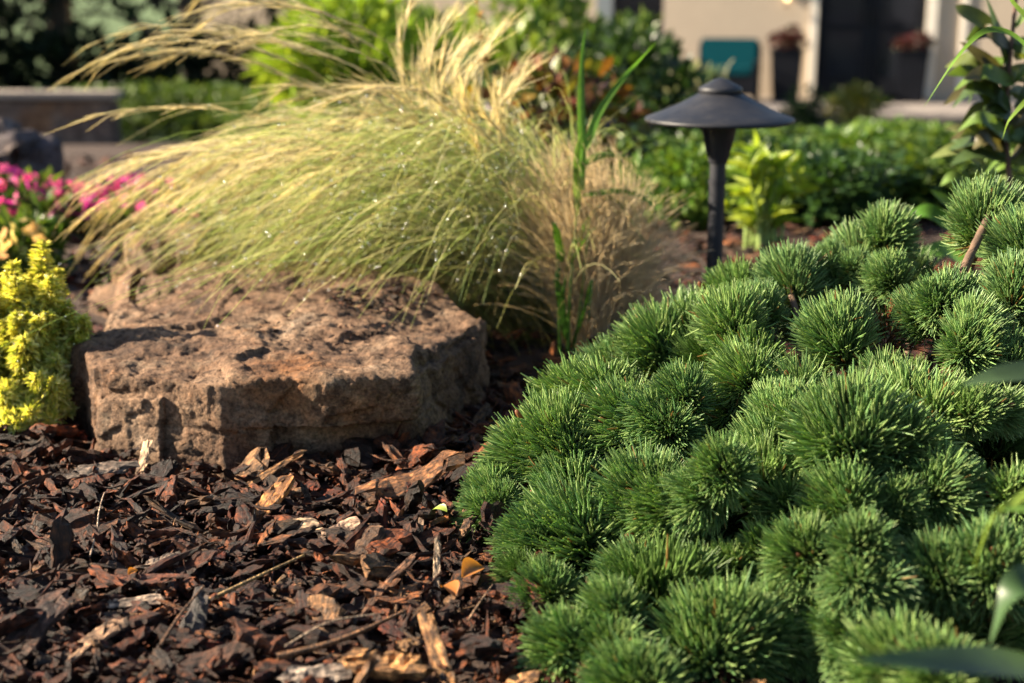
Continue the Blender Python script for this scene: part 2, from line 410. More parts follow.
def stems_mesh(base, tips, r0, r1, c, k=6, sides=4):
    base = np.asarray(base, float); tips = np.asarray(tips, float); n = len(tips)
    b = np.repeat(base[None], n, 0) if base.ndim == 1 else base
    mid = b * 0.5 + tips * 0.5; mid[:, 2] += 0.1 * np.linalg.norm(tips - b, axis=1)
    P = bez(b, b * 0.6 + mid * 0.4, mid, tips, k)
    R = np.linspace(r0, r1, k)[None].repeat(n, 0)
    V, F = tubes(P, R, sides); return V, F, np.broadcast_to(np.asarray(c, float), V.shape)
def bush_mesh(seed, rad, n, llen, lwid, cols, lobes=7, up=0.5, tpl=None, stemc=(0.09, 0.12, 0.03), mat='leaf', shell=0.5):
    r = np.random.default_rng(seed); rad = np.asarray(rad, float)
    c = np.array([0, 0, rad[2] * 0.95])
    V, F, C = foliage_acc(c, rad, n, llen, lwid, cols, r, lobes, up, tpl, shell)
    V[:, 2] = np.maximum(V[:, 2], 0.002)
    fm = mesh_from('foliage', V, F, C); fm.materials.append(M[mat])
    tips = c + rand_dirs(14, r) * rad * 0.6; tips[:, 2] = np.abs(tips[:, 2])
    V, F, C = stems_mesh((0, 0, -0.01), tips, 0.02 * rad[2] + 0.001, 0.006 * rad[2] + 0.0006, stemc)
    sm = mesh_from('stem', V, F, C); sm.materials.append(M['stem'])
    return fm, sm
def place_bush(name, meshes, loc, rz, s, label, cat, group=None):
    loc = list(loc); loc[2] = float(ground_z(loc[0], loc[1])) if len(loc) < 3 or loc[2] is None else loc[2]
    e = empty(name, loc, label, cat, group); e.rotation_euler = (0, 0, rz); e.scale = (s, s, s) if np.isscalar(s) else s
    link('foliage', meshes[0], None, e); link('stem', meshes[1], None, e)
    return e
def gpt(px, Y): 
    x = (px - W / 2) / FPX * Y / math.cos(math.radians(10)) ; return (x, Y, None)

G1 = [(0.055, 0.105, 0.018), (0.08, 0.14, 0.022), (0.032, 0.070, 0.016), (0.12, 0.18, 0.03)]
G2 = [(0.10, 0.19, 0.03), (0.14, 0.22, 0.035), (0.07, 0.15, 0.025)]
GD = [(0.02, 0.045, 0.015), (0.03, 0.06, 0.018), (0.015, 0.035, 0.012)]
GT = [(0.008, 0.016, 0.007), (0.012, 0.024, 0.009), (0.006, 0.012, 0.006)]  # near-black tree greens, the wood's shade put into the colour

# far trees on the left; the wood's shade is partly in the leaf colour
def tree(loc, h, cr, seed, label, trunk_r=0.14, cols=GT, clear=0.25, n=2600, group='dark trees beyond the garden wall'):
    r = np.random.default_rng(seed)
    z0 = float(ground_z(loc[0], loc[1])); e = empty('tree', (loc[0], loc[1], z0), label, 'tree', group)
    pts = np.array([[0, 0, -0.1], [0.05 * r.normal(), 0.05 * r.normal(), h * 0.3], [0.12 * r.normal(), 0.12 * r.normal(), h * 0.6], [0.1 * r.normal(), 0, h * 0.92]])
    P = poly(pts, 14); R = np.linspace(trunk_r, 0.02, 14); R[0] *= 1.4
    acc = Acc(); acc.add(*tubes(P[None], R[None], 9))
    nb = 16; tips = []
    for i in range(nb):
        t = 0.2 + 0.7 * i / nb; p = P[int(t * 13)]; a = r.random() * 6.28; l = cr * (1.05 - 0.6 * t)
        q = p + np.array([math.cos(a) * l, math.sin(a) * l, 0.25 * l]); tips.append(q)
        acc.add(*tubes(poly([p, (p + q) / 2 + [0, 0, 0.12 * l], q], 6)[None], np.linspace(trunk_r * 0.35 * (1 - t * 0.6), 0.008, 6)[None], 5))
    acc.build('trunk', M['trunk'], e)
    acc = Acc(); per = n // (nb + 4)
    for q in tips + [P[-1], P[10], P[8], P[12]]:
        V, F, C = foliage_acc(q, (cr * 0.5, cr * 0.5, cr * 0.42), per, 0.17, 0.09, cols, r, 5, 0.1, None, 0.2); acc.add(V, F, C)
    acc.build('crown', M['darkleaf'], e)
tree((-6.9, 14.5), 6.5, 2.2, 1, 'dark leafy tree at the far left edge beyond the low wall')
tree((-5.0, 16.0), 7.0, 2.3, 2, 'dark dense tree rising directly behind the low garden wall')
tree((-3.35, 15.0), 6.0, 1.9, 3, 'dark tree whose brown trunk shows above the feather grass')
tree((-9.3, 26.0), 8.0, 2.8, 4, 'tall dark tree farthest back on the left side')
tree((-7.6, 25.0), 8.0, 2.8, 5, 'tall dark tree in the back row right of the wall')
tree((-11.5, 16.5), 7.0, 2.6, 6, 'dark tree mostly outside the left edge of the picture')
tree((-11.0, 13.3), 8.5, 2.9, 7, 'large unseen tree added left of the wood to shade it', n=3600)  # this and the next two: added out of view to shade the wood
tree((-14.6, 14.4), 9.0, 3.0, 8, 'large unseen tree added farthest left to shade the wood', n=3600)
tree((-12.2, 18.0), 8.5, 2.8, 9, 'tall unseen tree added behind the leftmost trees to shade the wood', n=3600)
# shady understorey before the trees
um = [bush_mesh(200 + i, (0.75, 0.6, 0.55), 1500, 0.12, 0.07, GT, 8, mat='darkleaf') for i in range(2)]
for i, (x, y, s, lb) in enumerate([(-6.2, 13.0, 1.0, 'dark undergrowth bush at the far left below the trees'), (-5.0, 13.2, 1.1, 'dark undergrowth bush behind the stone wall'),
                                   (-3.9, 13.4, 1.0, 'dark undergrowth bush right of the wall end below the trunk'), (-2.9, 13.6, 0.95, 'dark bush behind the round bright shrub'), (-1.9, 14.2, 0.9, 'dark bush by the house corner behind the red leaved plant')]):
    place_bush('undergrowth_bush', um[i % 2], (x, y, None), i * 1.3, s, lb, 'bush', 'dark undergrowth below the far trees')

# low wall at the far left
M['wallstone'] = m_rock('wall_stone', [(0.09, 0.065, 0.05), (0.14, 0.10, 0.08), (0.18, 0.135, 0.105), (0.22, 0.17, 0.14)], 0.4)
M['coping'] = plain('pale_coping', (0.26, 0.22, 0.185), 0.8, 0.15, 5, bmp=0.4, bscale=40)
def build_wall():
    Y = 9.6; z = float(ground_z(0, Y)); xr = at(112, 100, Y)[0]; top = at(60, 92, Y)[2]
    e = empty('garden_wall', (-4, Y, z), 'low brown stone garden wall with pale flat coping at far left', 'wall')
    b = boxes('wall_body', [((-4, 0, -0.1), (xr + 4, 0.19, top - z - 0.05))], M['wallstone'], e, 0.02)
    boxes('coping', [((-4.0, -0.03, top - z - 0.05), (xr + 4.03, 0.22, top - z))], M['coping'], e, 0.012)
build_wall()

# ------------------------------------------------------------------ patio furniture
def build_chair():
    X = lx(733); p = hw(X, -0.75, -0.03)
    e = empty('garden_chair', p, 'dark garden armchair with teal cushions on the patio by the cream wall', 'chair'); e.rotation_euler = (0, 0, HOUSE_ROT)
    w = 0.40
    boxes('frame', [((-w, -0.3, 0.30), (w, 0.3, 0.34)), ((-w, -0.34, 0.50), (-w + 0.05, 0.3, 0.53)), ((w - 0.05, -0.34, 0.50), (w, 0.3, 0.53)), ((-w, 0.28, 0.33), (w, 0.32, 0.72)), ((-w, -0.3, 0.10), (w, -0.28, 0.30))], M['black'], e, 0.006)
    for x in (-w + 0.002, w - 0.048):
        for y in (-0.33, 0.26): boxes('leg', [((x, y, 0), (x + 0.045, y + 0.045, 0.498))], M['black'], e, 0.004)
    boxes('seat_cushion', [((-w + 0.06, -0.3, 0.343), (w - 0.06, 0.2, 0.45))], M['teal'], e, 0.02)
    bk = boxes('back_cushion', [((-w + 0.03, -0.05, 0), (w - 0.03, 0.06, 0.40))], M['teal'], e, 0.025); bk.location = (0, 0.14, 0.40); bk.rotation_euler = (math.radians(-14), 0, 0)
build_chair()
RED = [(0.085, 0.009, 0.010), (0.065, 0.010, 0.010), (0.045, 0.007, 0.007), (0.03, 0.04, 0.015)]
def planter(px, y, label):
    X = lx(px); p = hw(X, y, -0.03)
    e = empty('planter', p, label, 'planter', 'tall black planters beside the door'); e.rotation_euler = (0, 0, HOUSE_ROT)
    bm = bmesh.new()
    r = bmesh.ops.create_cube(bm, size=1)
    for v in r['verts']:
        s = 0.40 if v.co.z > 0 else 0.32
        v.co = Vector((v.co.x * s, v.co.y * s, (v.co.z + 0.5) * 0.66))
    bmesh.ops.bevel(bm, geom=bm.edges[:], offset=0.012, segments=2, affect='EDGES')
    bm_obj('pot', bm, M['black'], e)
    boxes('rim', [((-0.215, -0.215, 0.635), (0.215, 0.215, 0.672))], M['black'], e, 0.006)
    r = np.random.default_rng(int(px)); V, F, C = foliage_acc((0, 0, 0.76), (0.24, 0.24, 0.15), 700, 0.05, 0.045, RED, r, 8)
    link('flowers', mesh_from('flowers', V, F, C), M['petal'], e)
planter(789, -0.45, 'tall black planter of red flowers left of the black door')
planter(912, -0.27, 'tall black planter of red flowers at the right door edge')
pm = bush_mesh(61, (0.42, 0.3, 0.22), 900, 0.07, 0.04, GD + G1, 7, mat='darkleaf')
p = hw(lx(855), -1.5, -0.03); e = place_bush('low_shrub', pm, (p.x, p.y, p.z), 0.4, (1.2, 0.8, 0.45), 'low spreading green shrub on the paving before the black door', 'shrub')
p = at(797, 100, 15.5); place_bush('low_shrub', bush_mesh(62, (0.36, 0.3, 0.26), 900, 0.06, 0.035, GD, 7, mat='darkleaf'), (p[0], 15.5, None), 0.4, 0.95, 'dark round shrub in front of the retaining wall below the planter', 'shrub')
p = at(855, 110, 14.5); place_bush('low_shrub', bush_mesh(63, (0.34, 0.3, 0.26), 900, 0.06, 0.035, [(0.2, 0.17, 0.02), (0.12, 0.14, 0.03), (0.08, 0.1, 0.03)], 7), (p[0], 14.5, None), 0.4, 0.95, 'yellowish shrub in front of the concrete retaining wall', 'shrub')

# ------------------------------------------------------------------ rocks
def remesh_rock(chunks, voxel):
    bm = bmesh.new()
    for base, top in chunks:
        n = len(base)
        vb = [bm.verts.new(tuple(p)) for p in base]; vt = [bm.verts.new(tuple(p)) for p in top]
        bm.faces.new(vb[::-1]); bm.faces.new(vt)
        for i in range(n): bm.faces.new((vb[i], vb[(i + 1) % n], vt[(i + 1) % n], vt[i]))
    me = bpy.data.meshes.new('tmp'); bm.to_mesh(me); bm.free()
    o = bpy.data.objects.new('tmp', me); col.objects.link(o)
    md = o.modifiers.new('r', 'REMESH'); md.mode = 'VOXEL'; md.voxel_size = voxel
    dg = bpy.context.evaluated_depsgraph_get(); m2 = bpy.data.meshes.new_from_object(o.evaluated_get(dg))
    bpy.data.objects.remove(o); bpy.data.meshes.remove(me)
    V = np.zeros(len(m2.vertices) * 3); m2.vertices.foreach_get('co', V); V = V.reshape(-1, 3)
    Nn = np.zeros(len(m2.vertices) * 3); m2.vertices.foreach_get('normal', Nn); Nn = Nn.reshape(-1, 3)
    return m2, V, Nn
def facets(p, cell, amp, tilt, seed):
    """piecewise planar displacement over jittered cells"""
    r = np.random.default_rng(seed); lo = p.min(0); hi = p.max(0); vol = np.prod((hi - lo) / cell)
    n = int(max(8, vol)) ; S = lo + (hi - lo) * r.random((n, 3)); h = r.normal(size=n) * amp; g = r.normal(size=(n, 3)) * tilt
    out = np.zeros(len(p))
    for s in range(0, len(p), 4000):
        q = p[s:s + 4000]; d = ((q[:, None] - S[None]) ** 2).sum(-1); i = d.argmin(1)
        out[s:s + 4000] = h[i] + ((q - S[i]) * g[i]).sum(1)
    return out
M['rock'] = m_rock('sandstone', [(0.055, 0.034, 0.024), (0.15, 0.085, 0.050), (0.215, 0.135, 0.083), (0.32, 0.235, 0.165)])
M['rock2'] = m_rock('grey_boulder', [(0.06, 0.05, 0.06), (0.10, 0.08, 0.085), (0.13, 0.11, 0.11), (0.18, 0.15, 0.14)], 0.6)
def poly_z(pts, zs): return [np.array([p[0], p[1], z]) for p, z in zip(pts, zs)]
def build_rock():
    ht = 0.102
    out = [pz(64, 426, 0), pz(98, 462, 0), pz(222, 484, 0), pz(318, 474, 0), pz(402, 468, 0), pz(446, 437, 0), pz(492, 396, 0), pz(486, 322, ht), pz(440, 285, ht), pz(330, 264, ht), pz(190, 264, ht), pz(136, 285, ht), pz(78, 345, ht)]
    c = np.mean(out, 0)
    def shrink(pts, s): return [c + (p - c) * s for p in pts]
    zt = [0.096, 0.101, 0.102, 0.105, 0.103, 0.103, 0.103, 0.101, 0.106, 0.112, 0.112, 0.107, 0.102]
    main = (poly_z(shrink(out, 0.99), [-0.04] * 13), poly_z(shrink(out, 0.955), zt))
    # the harder upper bed that stands proud at the front
    up = [pz(235, 452, 0.03), pz(330, 466, 0.015), pz(414, 452, 0.02), pz(420, 405, 0.04), pz(300, 330, 0.09), pz(200, 350, 0.09)]
    bed = (poly_z(up, [0.056] * 6), poly_z([c + (p - c) * 0.985 for p in up], [0.109, 0.107, 0.106, 0.107, 0.112, 0.108]))
    # left corner block and right end block
    lb = [pz(66, 428, 0), pz(102, 466, 0), pz(160, 476, 0), pz(170, 400, 0.05), pz(110, 370, 0.05)]
    left = (poly_z(lb, [-0.03] * 5), poly_z([c + (p - c) * 0.97 for p in lb], [0.070, 0.075, 0.084, 0.088, 0.075]))
    rb = [pz(412, 470, 0), pz(452, 440, 0), pz(496, 396, 0), pz(484, 330, 0.08), pz(420, 370, 0.05)]
    right = (poly_z(rb, [-0.03] * 5), poly_z([c + (p - c) * 0.95 for p in rb], [0.086, 0.092, 0.097, 0.093, 0.09]))
    m2, V, Nn = remesh_rock([main, bed, left, right], 0.0026)
    side = np.clip(1 - np.abs(Nn[:, 2]) * 1.4, 0, 1); topw = np.clip(Nn[:, 2] * 1.6 - 0.5, 0, 1)
    V = V + Nn * (facets(V * np.array([1, 1, 0.8]), 0.085, 0.0034, 0.11, 5) * (0.3 + 0.7 * side))[:, None]
    V = V + Nn * (facets(V, 0.035, 0.0008, 0.07, 6) * (0.35 + 0.65 * side))[:, None]
    # top: broken beds and pits
    q = np.stack([V[:, 0] * 9, V[:, 1] * 9, 0 * V[:, 0]], -1); f = fbm(q, 5)
    step = np.round(f * 4) / 4
    V[:, 2] += topw * (0.0045 * step + 0.003 * f + 0.004 * fbm(q * 0.4 + 3, 2))
    pit = np.clip(fbm(q * 2.3 + 40, 3) - 0.35, 0, 1); V[:, 2] -= topw * 0.009 * pit; V[:, 2] -= topw * (0.006 * np.clip(fbm(q * 5 + 9, 3) - 0.25, 0, 1) + 0.004 * np.abs(fbm(q * 3 + 60, 3) * 0.6))
    V += Nn * (0.0011 * fbm(V * 70, 4) + 0.0010 * fbm(V * 220, 2))[:, None]
    # bedding cracks along the sides
    zz = V[:, 2] + 0.012 * vnoise(V * np.array([7, 7, 0.1])) + 0.004 * vnoise(V * 30)
    for zc, wd, dp in ((0.060, 0.0018, 0.0035), (0.032, 0.0014, 0.0025)):
        V -= Nn * (side * dp * np.exp(-((zz - zc) / wd) ** 2) * (0.5 + 0.5 * vnoise(V * 12)))[:, None]
    m2.vertices.foreach_set('co', V.ravel()); m2.update()
    m2.materials.clear(); m2.polygons.foreach_set('use_smooth', np.ones(len(m2.polygons), bool))
    m2.materials.append(M['rock'])
    o = link('flat_rock', m2); tag(o, 'large flat brown sandstone slab lying in the bark mulch', 'rock')
    return np.array(out)[:, :2]
rock_poly = build_rock()
def small_rock(name, pts, h, mat, seed, label, voxel=0.005, amp=0.006, cell=0.06):
    c = np.mean(pts, 0)
    ch = (poly_z(pts, [-0.03] * len(pts)), poly_z([c + (p - c) * 0.72 for p in pts], [h * (0.9 + 0.2 * random.random()) for _ in pts]))
    mid = (poly_z([c + (p - c) * 1.06 for p in pts], [-0.02] * len(pts)), poly_z([c + (p - c) * 1.0 for p in pts], [h * 0.6] * len(pts)))
    m2, V, Nn = remesh_rock([ch, mid], voxel)
    V = V + Nn * (facets(V, cell, amp, 0.25, seed) + 0.4 * amp * fbm(V * 30, 4))[:, None]
    m2.vertices.foreach_set('co', V.ravel()); m2.update(); m2.materials.clear(); m2.materials.append(mat)
    m2.polygons.foreach_set('use_smooth', np.ones(len(m2.polygons), bool))
    return tag(link(name, m2), label, 'rock')
small_rock('rock', [pz(120, 326, 0), pz(165, 334, 0), pz(215, 328, 0), pz(255, 305, 0), pz(215, 292, 0.0), pz(126, 300, 0.0)], 0.125, M['rock'], 21, 'small brown stone tucked behind the left end of the flat rock', 0.004)
bo = at(10, 150, 3.8)
small_rock('boulder', [np.array([bo[0] - 0.05 + 0.14 * math.cos(a) * k, 3.85 + 0.13 * math.sin(a) * k, 0]) for a, k in zip(np.linspace(0, 6.28, 9)[:-1], (1, .9, 1.05, .95, 1, 1.08, .92, 1))], 0.11, M['rock2'], 22, 'dark grey rounded boulder at the left behind pink flowers', 0.008, 0.012, 0.12)

# ------------------------------------------------------------------ bark mulch
CHIPC = np.array([(0.150, 0.050, 0.018), (0.080, 0.026, 0.011), (0.165, 0.058, 0.021), (0.050, 0.021, 0.012), (0.11, 0.052, 0.025), (0.20, 0.13, 0.078), (0.24, 0.10, 0.036), (0.085, 0.055, 0.038), (0.135, 0.030, 0.011), (0.34, 0.23, 0.13)])
CHIPP = np.array([.2, .17, .14, .13, .1, .06, .08, .05, .05, .02])
def chip_tpl(r, k, m, L, Wd, T, rough=0.18, bend=0.15, taper=0.6):
    u = np.linspace(-0.02, 1.02, k); th = np.linspace(0, 2 * math.pi, m, endpoint=False)
    w = Wd * (0.75 + 0.5 * (r.random(k) - 0.3)); w[1] *= 0.55 + 0.7 * taper * r.random(); w[-2] *= 0.5 + 0.8 * taper * r.random(); 
    cx = np.cumsum(r.normal(size=k)) * Wd * 0.10
    if k > 12:
        for _ in range(3): w[1:-1] = 0.25 * w[:-2] + 0.5 * w[1:-1] + 0.25 * w[2:]; cx[1:-1] = 0.25 * cx[:-2] + 0.5 * cx[1:-1] + 0.25 * cx[2:]
    x = np.sign(np.cos(th)) * np.abs(np.cos(th)) ** 0.6; z = np.sign(np.sin(th)) * np.abs(np.sin(th)) ** 0.7
    t = T * (0.7 + 0.6 * r.random(k))
    if k > 12: t = np.convolve(np.pad(t, 2, 'edge'), np.ones(5) / 5, 'valid')
    s = np.ones(k); s[0] = s[-1] = 0.05
    X = cx[:, None] + x[None] * (w * s)[:, None]; Z = z[None] * (t * s)[:, None]
    Yv = L * (np.clip(u, 0.0, 1.0) - 0.5)[:, None] + 0 * X
    jag = r.normal(size=m) * L * 0.10; Yv[:2] += jag; Yv[-2:] += np.roll(jag, 3)
    Z += bend * L * ((u - 0.5) ** 2)[:, None] * r.choice([-1, 1]) * 1.5 + (x[None] ** 2) * T * r.normal() * 0.5
    V = np.stack([X, Yv, Z], -1)
    V += r.normal(size=V.shape) * np.array([Wd * 0.10, L * 0.012, T]) * rough * 2.2
    idx = np.arange(k * m).reshape(k, m); a = idx[:-1]; b = idx[1:]
    F = np.stack([a, np.roll(a, -1, 1), np.roll(b, -1, 1), b], -1).reshape(-1, 4)
    return V.reshape(-1, 3), F
def in_poly(x, y, P):
    c = np.zeros(len(x), bool); n = len(P)
    for i in range(n):
        x0, y0 = P[i]; x1, y1 = P[(i + 1) % n]
        t = ((y0 > y) != (y1 > y)) & (x < (x1 - x0) * (y - y0) / (y1 - y0 + 1e-12) + x0); c ^= t
    return c
def chip_rot(n, r, tilt):
    a = r.random(n) * 2 * math.pi; ax = np.stack([np.cos(a), np.sin(a), np.tan(np.clip(r.normal(size=n) * tilt, -1.1, 1.1))], -1)
    up = norm(np.stack([r.normal(size=n) * tilt, r.normal(size=n) * tilt, np.ones(n)], -1)); return frames(ax, up)
def build_mulch():
    r = np.random.default_rng(42); acc = Acc()
    near = [chip_tpl(r, 10, 8, 1.0, 0.10 + 0.30 * r.random() ** 1.5, r.uniform(0.04, 0.14), 0.06, bend=r.uniform(0, .12)) for _ in range(60)]
    far = [chip_tpl(r, 6, 6, 1.0, r.uniform(0.12, 0.38), r.uniform(0.06, 0.16), 0.08, bend=r.uniform(0, .1)) for _ in range(20)]
    shred = [chip_tpl(r, 7, 5, 1.0, r.uniform(0.03, 0.08), r.uniform(0.015, 0.03), bend=r.uniform(0, .5)) for _ in range(12)]
    def scatter(n, xr, yr, tpls, size, zoff, tilt, keep=None, dark=1.0, onz=None, wide=None):
        x = r.uniform(*xr, n); y = r.uniform(*yr, n)
        ok = np.abs(x) < (y * 0.43 + (0.12 if wide is None else wide))
        if onz is None: ok &= ~in_poly(x, y, rock_poly)
        if keep is not None: ok &= keep(x, y)
        x, y = x[ok], y[ok]; n = len(x)
        z = (ground_z(x, y) if onz is None else onz) + zoff[0] + (zoff[1] - zoff[0]) * r.random(n)
        s = size[0] + (size[1] - size[0]) * r.random(n) ** 2.2
        R = chip_rot(n, r, tilt) * s[:, None, None]
        # squash flatness so long chips stay thin
        C = CHIPC[r.choice(len(CHIPC), n, p=CHIPP / CHIPP.sum())] * (0.20 + 0.75 * r.random((n, 1)) ** 1.4) * dark * np.array([1.0, 0.90, 0.76])
        ti = r.integers(0, len(tpls), n)
        for t in range(len(tpls)):
            m = ti == t
            if not m.any(): continue
            V, F, CC = inst(tpls[t][0], tpls[t][1], R[m], np.stack([x, y, z], -1)[m], C[m])
            G = (tpls[t][0][None] * s[m][:, None, None] + r.random((m.sum(), 1, 3)) * 20).reshape(-1, 3)
            acc.add(V, F, CC, G)
    pinefree = lambda x, y: ~((x > 0.16) & (y < 1.55) & (x > 0.02 + 0.25 * (1.5 - y)))
    # foreground, then the beds behind
    scatter(6200, (-0.75, 0.45), (0.86, 1.75), near, (0.012, 0.048), (0.000, 0.020), 0.45, pinefree)
    scatter(1300, (-0.75, 0.45), (0.86, 1.75), near, (0.022, 0.062), (0.012, 0.030), 0.40, pinefree)
    scatter(13000, (-0.75, 0.45), (0.86, 1.75), far, (0.003, 0.012), (0.006, 0.026), 0.5, pinefree)
    scatter(1000, (-0.75, 0.45), (0.86, 1.75), shred, (0.02, 0.07), (0.014, 0.030), 0.28, pinefree)
    scatter(6000, (-1.6, 1.6), (1.7, 3.6), far, (0.015, 0.055), (0.0, 0.02), 0.35)
    scatter(1500, (-2.6, 2.6), (3.4, 6.0), far, (0.02, 0.07), (0.0, 0.02), 0.35)
    scatter(5000, (0.42, 1.35), (0.6, 2.0), far, (0.015, 0.055), (0.0, 0.02), 0.35, None, 1.0, None, 1.0)
    scatter(3500, (-1.4, -0.6), (0.7, 2.0), far, (0.015, 0.055), (0.0, 0.02), 0.35, None, 1.0, None, 1.0)
    # crumbs on the flat rock
    def patch(cx, cy, s): return lambda x, y: ((x - cx) ** 2 + (y - cy) ** 2 < s * s) & in_poly(x, y, rock_poly)
    c1 = pz(385, 315, 0.09); c2 = pz(330, 345, 0.09)
    scatter(700, (c1[0] - .09, c1[0] + .09), (c1[1] - .1, c1[1] + .1), far, (0.004, 0.015), (0.110, 0.119), 0.35, patch(c1[0], c1[1], .07), 0.45, 0.0)
    scatter(260, (c2[0] - .12, c2[0] + .12), (c2[1] - .1, c2[1] + .1), far, (0.003, 0.010), (0.108, 0.117), 0.35, patch(c2[0], c2[1], .09), 0.6, 0.0)
    o = acc.build('bark_mulch', M['chip'], None, smooth=False); tag(o, kind='stuff'); o['label'] = 'red brown bark mulch covering the bed'
    return near
near_tpl = build_mulch()

# single pieces one can point to
TAN = (0.36, 0.20, 0.085); PALE = (0.42, 0.33, 0.23); GREY = (0.20, 0.165, 0.14); RB = (0.15, 0.05, 0.025); BR = (0.17, 0.085, 0.045); STRAW = (0.45, 0.33, 0.15); ORANGE = (0.40, 0.15, 0.035)
def chip_thing(name, px, py, lpx, wpx, ang, c, label, cat='bark chip', tilt=0.2, t=0.2, seed=0, lift=0.028, roll=0.3, bend=0.10, rough=0.09, taper=.6, bumpy=0):
    r = np.random.default_rng(seed + int(px * 7 + py)); p = pz(px, py, lift); s = np.linalg.norm(p - CAM) / FPX
    L = 0.82 * lpx * s * (1.0 + 0.9 * abs(math.sin(math.radians(ang)))); Wd = wpx * s * 0.48; c = tuple(np.array(c) * 0.85); T = t * Wd * 1.3
    V, F = chip_tpl(r, 15, 12, L, Wd, T, rough, bend, taper)
    if bumpy: V = V + norm(V * np.array([1, .2, 1])) * (bumpy * fbm(V * 230, 2))[:, None]
    a = math.radians(ang); ax = np.array([[math.cos(a), math.sin(a), tilt]]); up = norm(np.array([[roll * r.normal(), -0.45, 1.0]]))
    R = frames(ax, up)[0]; Vw = V @ R.T
    Cc = np.broadcast_to(np.asarray(c), V.shape)
    me = mesh_from(name, Vw, F, Cc, V + r.random(3) * 9, False); me.materials.append(M['chip'])
    o = link(name, me); o.location = p; return tag(o, label, cat)
chip_thing('wood_splinter', 269, 472, 58, 9, 42, TAN, 'long tan wood splinter lying just below the flat rock', 'wood chip', 0.3)
chip_thing('wood_chip', 272, 502, 40, 24, 62, (0.42, 0.20, 0.07), 'broad orange tan wood chip below the tan splinter', 'wood chip', 0.5, seed=2)
chip_thing('wood_chip', 146, 458, 20, 13, 75, (0.5, 0.38, 0.26), 'small pale upright chip leaning at the rock base', 'wood chip', 0.9)
chip_thing('bark_chip', 100, 468, 52, 20, 10, GREY, 'grey ridged bark chip at the left foot of the rock', tilt=0.05)
chip_thing('bark_chip', 165, 566, 30, 22, 10, GREY, 'flat grey rounded bark chip left of the straw', tilt=0.05)
chip_thing('bark_chip', 188, 626, 46, 26, 82, (0.09, 0.075, 0.07), 'dark grey slab of bark standing on edge near the bottom', tilt=0.7)
chip_thing('bark_chip', 132, 583, 78, 17, 2, RB, 'long reddish bark strip left of the straw', tilt=0.02)
chip_thing('bark_chip', 55, 545, 70, 34, 35, BR, 'thick fibrous brown bark chunk at the left side', tilt=0.2, t=0.22)
chip_thing('bark_chip', 126, 601, 62, 16, 8, (0.30, 0.25, 0.21), 'whitish ridged bark chip below the reddish strip', tilt=0.05)
chip_thing('wood_chip', 303, 525, 34, 20, -15, PALE, 'pale cream chip left of a second pale chip', 'wood chip', 0.15)
chip_thing('wood_chip', 340, 529, 30, 20, 30, (0.40, 0.29, 0.22), 'pale pinkish chip in the middle of the mulch', 'wood chip', 0.2)
chip_thing('bark_chip', 316, 672, 60, 24, 10, (0.36, 0.32, 0.28), 'lichen pale grey bark chip left of the rough cone', tilt=0.1)
chip_thing('wood_chip', 98, 642, 44, 26, 40, (0.34, 0.23, 0.15), 'light tan chunk at the lower left in shadowed mulch', 'wood chip', 0.35)
chip_thing('fallen_cone', 384, 667, 84, 30, -8, (0.42, 0.24, 0.10), 'knobbly orange brown cone at the bottom edge', 'cone', 0.05, t=0.5, taper=0.7, bumpy=0.0013)
chip_thing('wood_chip', 438, 650, 46, 20, 115, (0.40, 0.23, 0.10), 'tan wedge shaped chip standing right of the cone', 'wood chip', 0.7)
chip_thing('bark_chip', 409, 490, 84, 32, 28, (0.24, 0.115, 0.05), 'large curled flaky orange brown bark piece beside the pine', tilt=0.2, bend=0.5)
chip_thing('bark_chip', 367, 545, 34, 32, 60, (0.13, 0.08, 0.05), 'rough dark brown square chunk in the middle mulch', tilt=0.4, t=0.3)
chip_thing('wood_splinter', 437, 571, 38, 9, 95, PALE, 'small pale splinter standing upright near the pine', 'wood chip', 1.0)
chip_thing('wood_chip', 420, 529, 20, 8, 80, (0.55, 0.42, 0.30), 'tiny cream chip standing upright left of the pine', 'wood chip', 1.1)
chip_thing('bark_chip', 220, 655, 70, 26, 20, (0.11, 0.055, 0.035), 'dark brown bark chunk at the bottom beside the grey slab', tilt=0.15)
chip_thing('bark_chip', 385, 583, 62, 12, 60, (0.18, 0.10, 0.06), 'narrow brown bark stick leaning across the centre mulch', tilt=0.3)
chip_thing('bark_chip', 30, 640, 80, 40, 55, (0.07, 0.04, 0.03), 'big dark bark slab at the lower left corner', tilt=0.4)
def strand(name, pts, w, c, label, cat='straw', lift=0.035):
    P = poly([pz(x, y, lift + dz) for x, y, dz in pts], 16); o0 = P[0].copy()
    R = np.linspace(w, w * 0.5, 16); V, F = tubes((P - o0)[None], R[None], 6)
    me = mesh_from(name, V, F, np.broadcast_to(np.asarray(c), V.shape), V * 3); me.materials.append(M['chip'])
    o = link(name, me); o.location = o0; return tag(o, label, cat)
strand('straw', [(203, 603, 0), (255, 578, 0.004), (304, 555, 0.006)], 0.0021, STRAW, 'long yellow straw lying across the mulch')
strand('twig', [(277, 657, 0), (340, 640, 0.004), (405, 611, 0.008)], 0.0028, (0.22, 0.12, 0.06), 'long brown twig above the knobbly cone', 'twig')
strand('dry_blade', [(285, 646, 0.004), (330, 622, 0.014), (384, 613, 0.010)], 0.0010, (0.5, 0.42, 0.32), 'thin pale dry blade curving over the brown twig')
strand('fibre', [(97, 532, 0), (99, 512, 0.012), (104, 494, 0.016), (108, 492, 0.014)], 0.0009, (0.6, 0.5, 0.4), 'pale thin fibre standing in the left mulch', 'fibre')
